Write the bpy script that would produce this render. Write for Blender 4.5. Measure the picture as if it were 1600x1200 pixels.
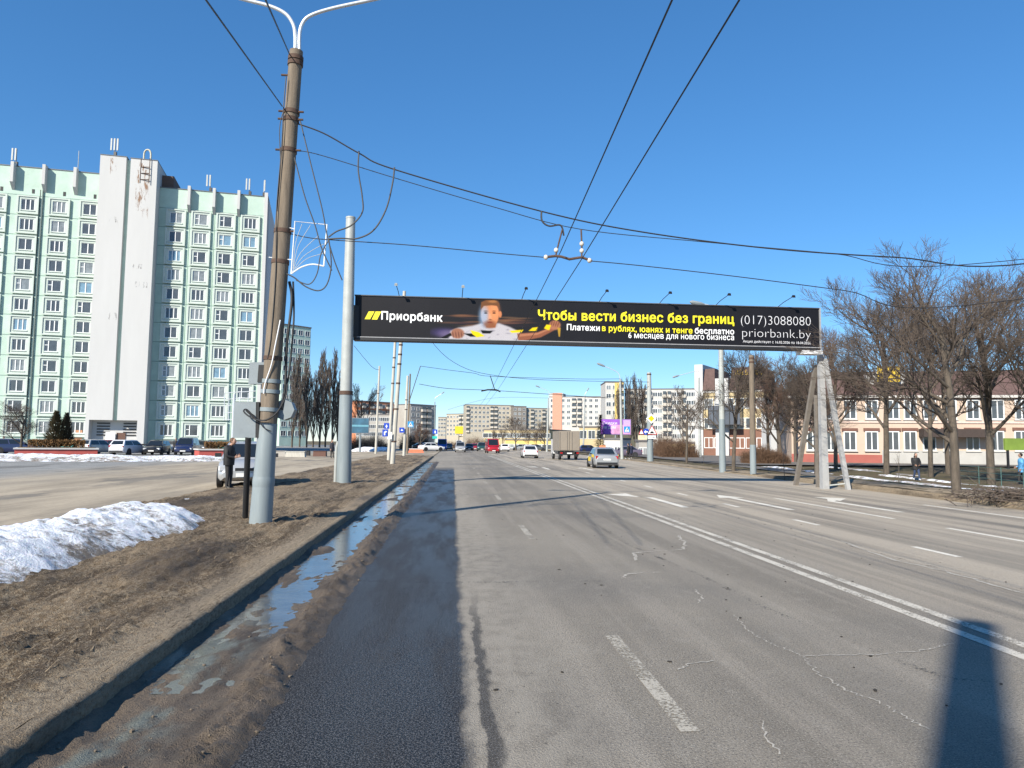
import bpy, bmesh, math, random
import numpy as np
from mathutils import Vector, Matrix, Quaternion, noise

for o in list(bpy.data.objects): bpy.data.objects.remove(o)
SC = bpy.context.scene
COL = SC.collection
# ------------------------------------------------------------------ camera
F, H, YAW, PITCH, ROLL = 1150.0, 1.7, 0.079571, 0.079845, 0.011   # F in pixels of the 1600 px wide photograph
fw = Vector((math.sin(YAW)*math.cos(PITCH), math.cos(YAW)*math.cos(PITCH), math.sin(PITCH)))
r0 = Vector((math.cos(YAW), -math.sin(YAW), 0)); u0 = r0.cross(fw)
RT = r0*math.cos(ROLL)+u0*math.sin(ROLL); UP = -r0*math.sin(ROLL)+u0*math.cos(ROLL)
CAM = Vector((0, 0, H))
cd = bpy.data.cameras.new('camera'); cam = bpy.data.objects.new('camera', cd); COL.objects.link(cam)
cd.sensor_width = 36; cd.lens = 36*F/1600; cd.clip_start = .05; cd.clip_end = 6000
m3 = Matrix((RT, UP, -fw)).transposed().to_4x4(); m3.translation = CAM; cam.matrix_world = m3
SC.camera = cam
# ------------------------------------------------------------------ sky, sun, exposure
SUN_EL = math.radians(34)
W = bpy.data.worlds.new('World'); SC.world = W; W.use_nodes = True
nt = W.node_tree; nt.nodes.clear()
sky = nt.nodes.new('ShaderNodeTexSky'); sky.sky_type = 'NISHITA'; sky.sun_disc = False
sky.sun_elevation = SUN_EL; sky.sun_rotation = math.atan2(-.6, -.8); sky.altitude = 0
sky.air_density = 1.0; sky.dust_density = 0; sky.ozone_density = 9
hs = nt.nodes.new('ShaderNodeHueSaturation'); hs.inputs['Saturation'].default_value = 1.18; gm = nt.nodes.new('ShaderNodeGamma'); gm.inputs[1].default_value = .8
bg = nt.nodes.new('ShaderNodeBackground'); bg.inputs[1].default_value = .147
wo = nt.nodes.new('ShaderNodeOutputWorld')
nt.links.new(sky.outputs[0], gm.inputs[0]); nt.links.new(gm.outputs[0], hs.inputs['Color']); nt.links.new(hs.outputs[0], bg.inputs[0]); nt.links.new(bg.outputs[0], wo.inputs[0])
sl = bpy.data.lights.new('sun', 'SUN'); sl.energy = 5.0; sl.angle = math.radians(.6); sl.color = (1, .93, .8)
so = bpy.data.objects.new('sun', sl); COL.objects.link(so); so.location = (-30, -40, 40)
so.rotation_euler = Vector((.6*math.cos(SUN_EL), .8*math.cos(SUN_EL), -math.sin(SUN_EL))).to_track_quat('-Z', 'Y').to_euler()
SC.view_settings.view_transform = 'Standard'; SC.view_settings.look = 'None'
SC.view_settings.exposure = .65; SC.view_settings.gamma = 1

# ------------------------------------------------------------------ pixel -> world helpers
def ray(x, y): return fw + RT*((x-800)/F) - UP*((y-600)/F)
def G(x, y, z=0):
    d = ray(x, y); return CAM + d*((z-H)/d.z)
def PY(x, y, Y): d = ray(x, y); return CAM + d*(Y/d.y)
def PD(x, y, D): return CAM + ray(x, y)*D
def depth(p): return (Vector(p)-CAM).dot(fw)
def sm(a, b, x): t = min(1, max(0, (x-a)/(b-a))); return t*t*(3-2*t)
XL = -2.16                               # left kerb face
XV = -7.6                                # verge | plaza
def xr(y): return 15.8 + max(-1.5, min(4.6, (y-19)*.045))   # right kerb
def zright(x, y):
    e = x-xr(y); near = .2-.14*sm(33, 43, y)
    return near*(1-sm(2.2, 7, e)) - .32*sm(2.2, 7, e)*(1-sm(14, 34, e))*(1-sm(38, 60, y)*.8)
def gz(x, y):
    if x < XV: return .09
    if x < XL: return .15
    if x < xr(y): return 0.
    return zright(x, y)
def hit(px, py):
    d = ray(px, py); p = G(px, py, 0)
    for i in range(12):
        z = gz(p.x, p.y); q = G(px, py, min(z, H-.05)); p = p*.4+q*.6
    return Vector((p.x, p.y, gz(p.x, p.y)))
def N(x, y, z=0): return noise.noise(Vector((x, y, z)))

# ------------------------------------------------------------------ materials
MATS = {}
def mat(name, col, rough=.7, var=.15, scale=6, bump=0, bscale=30, metal=0, spec=.5, streak=None, coat=0):
    if name in MATS: return MATS[name]
    m = bpy.data.materials.new(name); m.use_nodes = True; MATS[name] = m
    t = m.node_tree; n = t.nodes; L = t.links; p = n['Principled BSDF']
    p.inputs['Roughness'].default_value = rough; p.inputs['Metallic'].default_value = metal
    p.inputs['Specular IOR Level'].default_value = spec; p.inputs['Coat Weight'].default_value = coat
    p.inputs['Base Color'].default_value = (*col, 1)
    if var > 0 or bump > 0:
        g = n.new('ShaderNodeNewGeometry'); mp = n.new('ShaderNodeMapping'); L.new(g.outputs['Position'], mp.inputs[0])
        if streak: mp.inputs['Scale'].default_value = streak
    if var > 0:
        x = n.new('ShaderNodeTexNoise'); x.inputs['Scale'].default_value = scale; x.inputs['Detail'].default_value = 6; x.inputs['Roughness'].default_value = .65
        L.new(mp.outputs[0], x.inputs[0])
        mr = n.new('ShaderNodeMapRange'); mr.inputs[1].default_value = .3; mr.inputs[2].default_value = .7
        L.new(x.outputs[0], mr.inputs[0])
        mx = n.new('ShaderNodeMix'); mx.data_type = 'RGBA'
        mx.inputs[6].default_value = (*[c*(1-var) for c in col], 1); mx.inputs[7].default_value = (*[min(1, c*(1+var)) for c in col], 1)
        L.new(mr.outputs[0], mx.inputs[0]); L.new(mx.outputs[2], p.inputs['Base Color'])
    if bump > 0:
        y = n.new('ShaderNodeTexNoise'); y.inputs['Scale'].default_value = bscale; y.inputs['Detail'].default_value = 5
        L.new(mp.outputs[0], y.inputs[0]); b = n.new('ShaderNodeBump'); b.inputs['Strength'].default_value = bump; b.inputs['Distance'].default_value = .02
        L.new(y.outputs[0], b.inputs['Height']); L.new(b.outputs[0], p.inputs['Normal'])
    return m

class NT:                                   # tiny node-graph writer
    def __init__(s, name):
        s.m = bpy.data.materials.new(name); s.m.use_nodes = True; MATS[name] = s.m
        s.t = s.m.node_tree; s.p = s.t.nodes['Principled BSDF']
        g = s.t.nodes.new('ShaderNodeNewGeometry'); s.pos = g.outputs['Position']
        sp = s.t.nodes.new('ShaderNodeSeparateXYZ'); s.lk(s.pos, sp.inputs[0]); s.x, s.y, s.z = sp.outputs
    def lk(s, a, b): s.t.links.new(a, b)
    def put(s, sock, v):
        if isinstance(v, bpy.types.NodeSocket): s.lk(v, sock)
        elif isinstance(v, (tuple, list)): sock.default_value = (*v, 1) if len(v) == 3 and sock.type == 'RGBA' else v
        else: sock.default_value = v
    def math(s, op, a, b=0., c=0.):
        n = s.t.nodes.new('ShaderNodeMath'); n.operation = op
        s.put(n.inputs[0], a); s.put(n.inputs[1], b); s.put(n.inputs[2], c); return n.outputs[0]
    def noise(s, scale, stretch=(1, 1, 1), det=5, rough=.6):
        mp = s.t.nodes.new('ShaderNodeMapping'); s.lk(s.pos, mp.inputs[0]); mp.inputs['Scale'].default_value = stretch
        n = s.t.nodes.new('ShaderNodeTexNoise'); n.inputs['Scale'].default_value = scale; n.inputs['Detail'].default_value = det; n.inputs['Roughness'].default_value = rough
        s.lk(mp.outputs[0], n.inputs[0]); return n.outputs[0]
    def ramp(s, v, a, b):
        n = s.t.nodes.new('ShaderNodeMapRange'); n.interpolation_type = 'SMOOTHSTEP'
        s.put(n.inputs[0], v); s.put(n.inputs[1], a); s.put(n.inputs[2], b); return n.outputs[0]
    def mix(s, f, a, b):
        n = s.t.nodes.new('ShaderNodeMix'); n.data_type = 'RGBA'; s.put(n.inputs[0], f); s.put(n.inputs[6], a); s.put(n.inputs[7], b); return n.outputs[2]
    def mixf(s, f, a, b):
        n = s.t.nodes.new('ShaderNodeMix'); n.data_type = 'FLOAT'; s.put(n.inputs[0], f); s.put(n.inputs[2], a); s.put(n.inputs[3], b); return n.outputs[0]
    def bump(s, h, strength=.5, dist=.01):
        n = s.t.nodes.new('ShaderNodeBump'); n.inputs['Strength'].default_value = strength; s.put(n.inputs['Distance'], dist); s.put(n.inputs['Height'], h)
        s.lk(n.outputs[0], s.p.inputs['Normal'])
    def done(s, col, rough, spec=.5):
        s.put(s.p.inputs['Base Color'], col); s.put(s.p.inputs['Roughness'], rough); s.put(s.p.inputs['Specular IOR Level'], spec); return s.m

def m_asphalt():
    s = NT('asphalt')
    big = s.noise(.35, (1, .25, 1), 4); lane = s.noise(1.6, (1, .03, 1), 4); fine = s.noise(60, det=3); mid = s.noise(5, (1, .6, 1), 6); pat = s.noise(.16, (.6, 1, 1), 3)
    grain = s.noise(190, det=2)
    a = s.mix(s.ramp(big, .35, .65), (.188, .164, .132), (.278, .244, .196))
    a = s.mix(s.math('MULTIPLY', s.ramp(lane, .46, .62), .6), a, (.32, .28, .228))
    a = s.mix(s.math('MULTIPLY', s.ramp(pat, .5, .62), .5), a, (.14, .128, .113))
    rightl = s.ramp(s.math('ADD', s.x, s.math('MULTIPLY', s.noise(.6, (1, .1, 1), 4), .8)), 5.2, 6.6)
    a = s.mix(s.math('MULTIPLY', rightl, s.math('MULTIPLY', s.ramp(lane, .33, .58), .75)), a, (.47, .4, .312))
    a = s.mix(s.math('MULTIPLY', s.ramp(mid, .5, .75), .35), a, (.32, .29, .245))
    a = s.mix(s.math('MULTIPLY', s.ramp(s.noise(85, det=2), .54, .66), .6), a, (.44, .4, .345))
    a = s.mix(s.math('MULTIPLY', s.ramp(s.noise(70, (1, 1, 3), 2), .54, .66), .7), a, (.05, .047, .044))
    a = s.mix(s.math('MULTIPLY', s.ramp(s.noise(26, det=3), .58, .66), .35), a, (.09, .084, .078))
    for xc, wd, am in ((3.05, .55, .28), (.75, .3, .15), (6.4, .5, .3), (9.1, .5, .3), (12.2, .6, .3)):
        d_ = s.math('ABSOLUTE', s.math('SUBTRACT', s.math('ADD', s.x, s.math('MULTIPLY', s.noise(.12, (.3, 1, 1), 2), .5)), xc+.25))
        a = s.mix(s.math('MULTIPLY', s.math('MULTIPLY', s.ramp(d_, wd, wd*.2), s.ramp(s.noise(1.3, (1, .15, 1), 4), .3, .6)), am), a, (.1, .092, .082))
    oil = s.ramp(s.noise(1.1, (1, .5, 1), 5, .7), .66, .74); a = s.mix(s.math('MULTIPLY', oil, .4), a, (.085, .078, .07))
    # dusty band beside the wet edge, dark drops on it
    dusty = s.math('MULTIPLY', s.ramp(s.x, 1.25, .35), s.ramp(mid, .3, .6))
    a = s.mix(s.math('MULTIPLY', dusty, .6), a, (.32, .285, .235))
    drops = s.math('MULTIPLY', s.ramp(s.noise(22, det=2), .66, .7), s.ramp(s.x, 1.6, .3))
    a = s.mix(s.math('MULTIPLY', drops, .7), a, (.05, .046, .04))
    # meltwater running along the left lane
    edge = s.math('ADD', s.x, s.math('MULTIPLY', s.math('SUBTRACT', s.noise(5, (1, .35, 1), 6, .7), .5), .22))
    edge = s.math('ADD', edge, s.math('MULTIPLY', s.math('SUBTRACT', s.noise(.5, (.2, 1, 1), 3), .5), .12))
    far = s.ramp(s.math('ADD', s.y, s.math('MULTIPLY', s.noise(.8), 6)), 56, 46)
    wet = s.math('MULTIPLY', s.ramp(edge, .17, .07), far)
    strip = s.math('MULTIPLY', s.math('MULTIPLY', s.ramp(edge, .2, .225), s.ramp(edge, .31, .26)), s.ramp(s.y, 9, 6.5))
    wet2 = s.math('MAXIMUM', wet, s.math('MULTIPLY', strip, .8))
    wc = s.mix(s.ramp(s.noise(75, det=2), .5, .62), (.011, .0105, .0105), (.085, .083, .084))
    wc = s.mix(s.math('MULTIPLY', s.ramp(s.noise(130, (1, 1, 2), 1), .6, .66), .8), wc, (.2, .2, .21))
    wc = s.mix(s.math('MULTIPLY', s.ramp(s.noise(3, (1, .2, 1), 5), .5, .7), .4), wc, (.042, .036, .03))
    col = s.mix(wet2, a, wc)
    rw = s.mixf(s.ramp(s.noise(2, (1, .15, 1), 4), .4, .65), .36, .54)
    s.bump(s.math('ADD', fine, s.math('MULTIPLY', s.noise(110, det=2), .9)), .9, s.mixf(wet, .011, .005))
    return s.done(col, s.mixf(wet, .86, rw), s.mixf(wet, .3, .15))
def m_mud():
    s = NT('verge_mud')
    b = s.noise(1.2, (1, .3, 1), 6, .7); f = s.noise(26, (1, .6, 1), 6, .75); g = s.noise(90, det=4); ls = s.noise(3.2, (1, .12, 1), 5, .7)
    c = s.mix(s.ramp(b, .35, .65), (.1, .071, .046), (.295, .218, .14))
    c = s.mix(s.math('MULTIPLY', s.ramp(f, .46, .62), .7), c, (.45, .365, .255))
    c = s.mix(s.math('MULTIPLY', s.ramp(ls, .48, .62), .85), c, (.075, .054, .037))
    c = s.mix(s.math('MULTIPLY', s.ramp(g, .55, .64), .8), c, (.035, .026, .018))
    c = s.mix(s.math('MULTIPLY', s.ramp(s.noise(55, (1, 1, 2), 3), .58, .66), .7), c, (.48, .41, .31))
    k = s.math('MULTIPLY', s.ramp(s.x, XL-.55, XL-.25), s.ramp(f, .3, .55))
    c = s.mix(s.math('MULTIPLY', k, .6), c, (.4, .325, .235))
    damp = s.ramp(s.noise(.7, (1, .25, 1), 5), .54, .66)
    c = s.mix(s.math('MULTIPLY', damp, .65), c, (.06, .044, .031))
    s.bump(s.math('ADD', f, s.math('MULTIPLY', g, .6)), 1, .05)
    return s.done(c, s.mixf(damp, .95, .6), .25)
def m_gutter():
    s = NT('gutter_mud')
    b = s.noise(2.2, (1, .3, 1), 5); f = s.noise(40, det=5, rough=.7)
    c = s.mix(s.ramp(b, .35, .65), (.07, .053, .038), (.16, .122, .086))
    c = s.mix(s.math('MULTIPLY', s.ramp(f, .5, .7), .6), c, (.02, .016, .013))
    ice = s.math('MULTIPLY', s.math('MULTIPLY', s.ramp(s.noise(1.7, (1, .5, 1), 5), .46, .56), s.ramp(s.x, -1.45, -1.75)), s.ramp(s.y, 8.5, 6))
    c = s.mix(ice, c, (.15, .16, .138))
    s.bump(s.math('ADD', f, s.noise(110, det=3)), .9, .02)
    return s.done(c, s.mixf(ice, .62, .3), .4)
def m_snow():
    s = NT('old_snow')
    d = s.noise(1.3, det=8, rough=.75); e = s.noise(7, det=7, rough=.75); z = s.ramp(s.z, .55, .18)
    dirt = s.ramp(s.math('ADD', s.math('ADD', d, s.math('MULTIPLY', e, .55)), s.math('MULTIPLY', z, .09)),   .77, .95)
    c = s.mix(dirt, (.84, .86, .9), (.2, .165, .13))
    c = s.mix(s.math('MULTIPLY', s.ramp(s.noise(45, det=4), .6, .72), .7), c, (.2, .17, .14))
    s.bump(s.math('ADD', e, s.math('MULTIPLY', s.noise(30, det=5), .5)), .9, .07)
    s.p.inputs['Subsurface Weight'].default_value = .1
    return s.done(c, .6, .35)
def m_paving():
    s = NT('plaza_paving')
    br = s.t.nodes.new('ShaderNodeTexBrick'); br.inputs['Scale'].default_value = 1; br.offset = 0
    mp = s.t.nodes.new('ShaderNodeMapping'); s.lk(s.pos, mp.inputs[0]); mp.inputs['Rotation'].default_value = (0, 0, .12); s.lk(mp.outputs[0], br.inputs[0])
    br.inputs['Brick Width'].default_value = .75; br.inputs['Row Height'].default_value = .75; br.inputs['Mortar Size'].default_value = .035
    br.inputs['Color1'].default_value = (.23, .23, .222, 1); br.inputs['Color2'].default_value = (.31, .305, .288, 1); br.inputs['Mortar'].default_value = (.09, .085, .078, 1)
    dust = s.math('MULTIPLY', s.ramp(s.math('ADD', s.x, s.math('MULTIPLY', s.math('SUBTRACT', s.noise(.25, (1, .3, 1), 5), .5), 9)), -22, -14), .92)
    sand = s.mix(s.ramp(s.noise(.5, (1, .15, 1), 6, .7), .35, .65), (.27, .222, .16), (.44, .365, .265))
    sand = s.mix(s.math('MULTIPLY', s.ramp(s.noise(9, det=5), .5, .7), .4), sand, (.2, .165, .12))
    c = s.mix(dust, br.outputs[0], sand)
    c = s.mix(s.math('MULTIPLY', s.ramp(s.noise(.35, (1, .3, 1), 6, .7), .52, .62), .6), c, (.1, .095, .088))
    s.bump(s.noise(50, det=4), .4, .01)
    return s.done(c, .85, .3)
def m_lawn():
    s = NT('winter_lawn')
    b = s.noise(.5, det=6, rough=.7); f = s.noise(9, det=6, rough=.75)
    c = s.mix(s.ramp(b, .4, .62), (.15, .115, .075), (.115, .105, .05))
    c = s.mix(s.math('MULTIPLY', s.ramp(f, .45, .7), .6), c, (.05, .04, .027))
    c = s.mix(s.ramp(s.noise(.9, (.5, 1, 1), 5), .56, .66), c, (.22, .17, .115))
    s.bump(s.math('ADD', f, s.noise(50, det=4)), 1, .05)
    return s.done(c, .95, .2)
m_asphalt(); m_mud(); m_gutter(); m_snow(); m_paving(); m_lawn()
def m_worn(name, col, thr):
    s = NT(name); w = s.ramp(s.math('ADD', s.noise(38, det=6, rough=.75), s.math('MULTIPLY', s.noise(2.5), .5)), thr, thr+.16)
    tr = s.t.nodes.new('ShaderNodeBsdfTransparent'); mx = s.t.nodes.new('ShaderNodeMixShader')
    s.lk(w, mx.inputs[0]); s.lk(tr.outputs[0], mx.inputs[1]); s.lk(s.p.outputs[0], mx.inputs[2])
    s.lk(mx.outputs[0], s.t.nodes['Material Output'].inputs[0]); return s.done(col, .8, .3)
m_worn('worn_paint', (.52, .48, .41), .6); m_worn('faint_paint', (.4, .365, .305), .64); m_worn('white_paint', (.66, .62, .54), .54); m_worn('tar', (.06, .057, .054), .78); m_worn('crack', (.42, .385, .33), .6)

conc = mat('concrete', (.17, .135, .1), .9, .3, 5, .35, 40, streak=(3, 3, .35))
conc_w = mat('pale_concrete', (.44, .42, .37), .85, .15, 3, .2, 30, streak=(2, 2, .4))
zinc = mat('pole_paint', (.215, .25, .262), .5, .12, 3, .1, 40, streak=(2, 2, .3))
steelw = mat('pale_steel', (.36, .375, .36), .45, .1, 3, .05, 40)
lampst = mat('lamp_tube', (.6, .63, .66), .35, .08, 3, metal=.3)
rust = mat('rusty_band', (.085, .05, .035), .85, .35, 20)
blackm = mat('black_rubber', (.013, .013, .014), .6, .2, 20)
wirem = mat('wire', (.02, .02, .022), .6, 0)
greybox = mat('grey_cabinet', (.21, .24, .255), .5, .08, 4)
whitem = mat('white_enamel', (.78, .79, .8), .45, .05, 5)
porc = mat('porcelain', (.6, .55, .48), .3, .1, 9)
mint = mat('mint_render', (.44, .565, .485), .85, .1, .6, .15, 20)
mintd = mat('sea_green_render', (.1, .33, .3), .8, .25, 1.2)
pale = mat('pale_panel', (.5, .56, .51), .85, .06, .8, .1, 25)
whiter = mat('white_render', (.51, .505, .495), .85, .04, .35, .1, 20, streak=(1.5, 1.5, .25))
glassd = mat('dark_glass', (.07, .08, .092), .06, .3, .8, spec=.6)
glassc = mat('curtained_glass', (.2, .22, .23), .1, .3, 1.5, spec=.6)
glassb = mat('blue_glass', (.16, .26, .34), .08, .3, 1.2, spec=.7)
upvc = mat('window_white', (.72, .73, .73), .5, .04, 4)
bark = mat('bark', (.095, .077, .06), .95, .35, 9, .6, 40, streak=(1, 1, .3))
twig = mat('twig', (.105, .08, .063), .9, .3, 4)
twigr = mat('red_twig', (.13, .08, .06), .9, .3, 4)
poplarm = mat('poplar_twig', (.12, .095, .08), .9, .3, 3)
tyre = mat('tyre', (.014, .014, .015), .85, .2, 20)
rimm = mat('rim', (.4, .41, .42), .35, .1, 9, metal=.7)
trim = mat('black_trim', (.016, .016, .018), .5, .1, 9)
carglass = mat('car_glass', (.014, .018, .022), .05, 0, spec=.7)
lampw = mat('headlamp', (.7, .72, .74), .15, .1, 20, spec=.8)
lampr = mat('taillamp', (.35, .012, .012), .25, .1, 20)
platem = mat('number_plate', (.7, .7, .68), .5, .05, 20)
def paint(n, c, metal=0): return mat('paint_'+n, c, .3, .06, 2, coat=.6, metal=metal)

# ------------------------------------------------------------------ mesh helpers
class MB:
    def __init__(s): s.v = []; s.f = []; s.mi = []; s.k = 0
    def quad(s, pts):
        i = len(s.v); s.v += [tuple(p) for p in pts]; s.f.append(tuple(range(i, i+len(pts)))); s.mi.append(s.k); return s
    def hexa(s, p):                                   # 8 corners: bottom 4 ccw, top 4 ccw
        i = len(s.v); s.v += [tuple(q) for q in p]
        for f in ((3, 2, 1, 0), (4, 5, 6, 7), (0, 1, 5, 4), (1, 2, 6, 5), (2, 3, 7, 6), (3, 0, 4, 7)): s.f.append(tuple(i+a for a in f)); s.mi.append(s.k)
        return s
    def box(s, c, d, rz=0, top=1., rx=0, ry=0):
        cx, cy, cz = c; a, b, e = d[0]/2, d[1]/2, d[2]/2
        P = [(-a, -b, -e), (a, -b, -e), (a, b, -e), (-a, b, -e), (-a*top, -b*top, e), (a*top, -b*top, e), (a*top, b*top, e), (-a*top, b*top, e)]
        if rz or rx or ry:
            M = Matrix.Rotation(rz, 3, 'Z') @ Matrix.Rotation(ry, 3, 'Y') @ Matrix.Rotation(rx, 3, 'X'); P = [M @ Vector(p) for p in P]
        return s.hexa([(p[0]+cx, p[1]+cy, p[2]+cz) for p in P])
    def bx(s, x0, x1, y0, y1, z0, z1): return s.box(((x0+x1)/2, (y0+y1)/2, (z0+z1)/2), (x1-x0, y1-y0, z1-z0))
    def tube(s, pts, r, n=8, cap=True):
        pts = [Vector(p) for p in pts]; m = len(pts); r = r if isinstance(r, (list, tuple)) else [r]*m
        i0 = len(s.v); prev = None
        for i, p in enumerate(pts):
            t = (pts[min(i+1, m-1)]-pts[max(i-1, 0)]).normalized()
            if prev is None: a = t.orthogonal().normalized()
            else:
                a = prev-t*prev.dot(t); a = a.normalized() if a.length > 1e-6 else t.orthogonal().normalized()
            prev = a; b = t.cross(a)
            for k in range(n):
                an = 2*math.pi*k/n; s.v.append(tuple(p+(a*math.cos(an)+b*math.sin(an))*r[i]))
        for i in range(m-1):
            for k in range(n):
                q = i0+i*n; s.f.append((q+k, q+(k+1) % n, q+n+(k+1) % n, q+n+k)); s.mi.append(s.k)
        if cap:
            s.f.append(tuple(i0+k for k in range(n))[::-1]); s.mi.append(s.k); s.f.append(tuple(i0+(m-1)*n+k for k in range(n))); s.mi.append(s.k)
        return s
    def ell(s, c, r, n=12, m=8, M=None):
        i0 = len(s.v); c = Vector(c)
        for j in range(m+1):
            th = math.pi*j/m
            for k in range(n):
                ph = 2*math.pi*k/n; p = Vector((r[0]*math.sin(th)*math.cos(ph), r[1]*math.sin(th)*math.sin(ph), r[2]*math.cos(th)))
                if M: p = M @ p
                s.v.append(tuple(c+p))
        for j in range(m):
            for k in range(n): q = i0+j*n; s.f.append((q+k, q+n+k, q+n+(k+1) % n, q+(k+1) % n)); s.mi.append(s.k)
        return s
    def prism(s, poly, fn, a, b):                     # poly of 2-D points, fn(u,v,w) -> xyz, w from a to b
        i = len(s.v); n = len(poly); s.v += [tuple(fn(u, v, a)) for u, v in poly]+[tuple(fn(u, v, b)) for u, v in poly]
        s.f.append(tuple(range(i, i+n))); s.f.append(tuple(range(i+2*n-1, i+n-1, -1))); s.mi += [s.k, s.k]
        for k in range(n): s.f.append((i+(k+1) % n, i+k, i+n+k, i+n+(k+1) % n)); s.mi.append(s.k)
        return s
    def mesh(s, name, mats, smooth=False):
        me = bpy.data.meshes.new(name); me.from_pydata(s.v, [], s.f)
        for m in (mats if isinstance(mats, (list, tuple)) else [mats]): me.materials.append(m)
        me.polygons.foreach_set('material_index', s.mi)
        if smooth: me.polygons.foreach_set('use_smooth', [True]*len(s.f)); me.update(); me.set_sharp_from_angle(angle=math.radians(38))
        me.update(); return me
    def build(s, name, mats, parent=None, smooth=False, world=False):
        if world and parent: L = parent.location; s.v = [(x-L.x, y-L.y, z-L.z) for x, y, z in s.v]
        return link(name, s.mesh(name, mats, smooth), parent)
def link(name, me, parent=None, loc=None, rz=0, scale=None):
    o = bpy.data.objects.new(name, me); COL.objects.link(o); o.parent = parent
    if loc is not None: o.location = loc
    if rz: o.rotation_euler.z = rz
    if scale: o.scale = scale
    return o
def tag(o, label, cat, group=None):
    o['label'] = label; o['category'] = cat
    if group: o['group'] = group
    return o
def thing(name, label, cat, loc, rz=0, group=None):
    o = link(name, None, None, loc, rz); o.empty_display_size = .3; return tag(o, label, cat, group)
def struct(o, kind='structure'): o['kind'] = kind; return o
def dup(o, parent=None):
    c = o.copy(); COL.objects.link(c); c.parent = parent
    for ch in list(o.children): dup(ch, c)
    return c
def grid(name, xs, ys, zf, material, parent=None, smooth=True):
    xs = list(xs); ys = list(ys); nx = len(xs); v = []
    for y in ys:
        for x in xs:
            X = x(y) if callable(x) else x; v.append((X, y, zf(X, y)))
    f = [(j*nx+i, j*nx+i+1, (j+1)*nx+i+1, (j+1)*nx+i) for j in range(len(ys)-1) for i in range(nx-1)]
    me = bpy.data.meshes.new(name); me.from_pydata(v, [], f); me.materials.append(material)
    me.polygons.foreach_set('use_smooth', [smooth]*len(f)); me.update(); return link(name, me, parent)
def yrows(a, b, d0, g):
    r = [a]
    while r[-1] < b: r.append(r[-1]+max(d0, g*r[-1]))
    return r
def lin(a, b, n): return [a+(b-a)*i/(n-1) for i in range(n)]

# ================================================================== the setting
random.seed(4)
g = grid('ground', [-2500, 2500], [-300, 3500], lambda x, y: -.55, MATS['winter_lawn']); struct(g)
road = grid('road', [XL-.05]+[(lambda y, k=k: XL+(xr(y)-XL)*k/12) for k in range(1, 12)]+[lambda y: xr(y)+.02], yrows(-12, 700, 3, .05), lambda x, y: 0., MATS['asphalt']); struct(road)
plaza = grid('plaza', lin(-190, XV, 8), lin(-15, 330, 12), lambda x, y: .09 if y < 329 else -.3, MATS['plaza_paving']); struct(plaza)
far_left = grid('side_road', [XV-.02, XL-.05], [84, 700], lambda x, y: .06, MATS['plaza_paving']); struct(far_left)

def zverge(x, y):
    k = sm(-3.25, -3.08, -(-x))            # 0 beyond the buried edging, 1 next to the kerb
    far = 1 if y < 20 else .6
    z = .19-.045*sm(-3.22, -3.08, x)
    z += .05*N(x*1.3, y*.45)+.035*N(x*4, y*1.8, 3)+.04*abs(N(x*8, y*5, 7))*far+.038*N(x*15, y*11, 9)*far+.024*N(x*34, y*27, 2)*far
    tr = math.exp(-((x+3.9+.25*N(y*.3, 1))/.13)**2)+math.exp(-((x+5.3+.3*N(y*.25, 5))/.14)**2)   # wheel tracks
    z -= .03*tr*(1-sm(11, 15, y))
    if x > -2.6: z = z*(1-sm(-2.6, -2.34, x))+(.153+.006*N(x*20, y*12))*sm(-2.6, -2.34, x)
    z = z*(1-sm(-7.35, XV, x)) + .09*sm(-7.35, XV, x) if x < -7.35 else z
    return z
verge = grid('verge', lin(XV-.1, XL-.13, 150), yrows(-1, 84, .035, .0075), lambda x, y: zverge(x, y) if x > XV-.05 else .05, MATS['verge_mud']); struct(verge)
# kerb, half buried in dirt
kys = yrows(-1, 84, .05, .01)
kx = [lambda y: XL-.15, lambda y: XL-.11, lambda y: XL-.05+.012*N(y*3, 2), lambda y: XL+.004+.01*N(y*3, 2)+.008*N(y*11, 5), lambda y: XL+.012+.01*N(y*4, 8), lambda y: XL+.02]
def zk(i, y):
    return (.13, .165+.008*N(y*6, 3), .168+.012*N(y*2, 4)+.01*N(y*9, 4)-(.02 if (y*1.0) % 1 < .05 else 0), .15-(.03 if (y*1.0) % 1 < .05 else 0)+.018*N(y*2.4, 9)+.014*N(y*12, 1), .07, -.01)[i]
kv = []; kf = []
for j, y in enumerate(kys):
    for i in range(6): kv.append((kx[i](y), y, zk(i, y)))
for j in range(len(kys)-1):
    for i in range(5): a = j*6+i; kf.append((a, a+1, a+7, a+6))
km = bpy.data.meshes.new('kerb'); km.from_pydata(kv, [], kf); km.materials.append(MATS['verge_mud']); km.polygons.foreach_set('use_smooth', [True]*len(kf)); struct(link('kerb', km))
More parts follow.
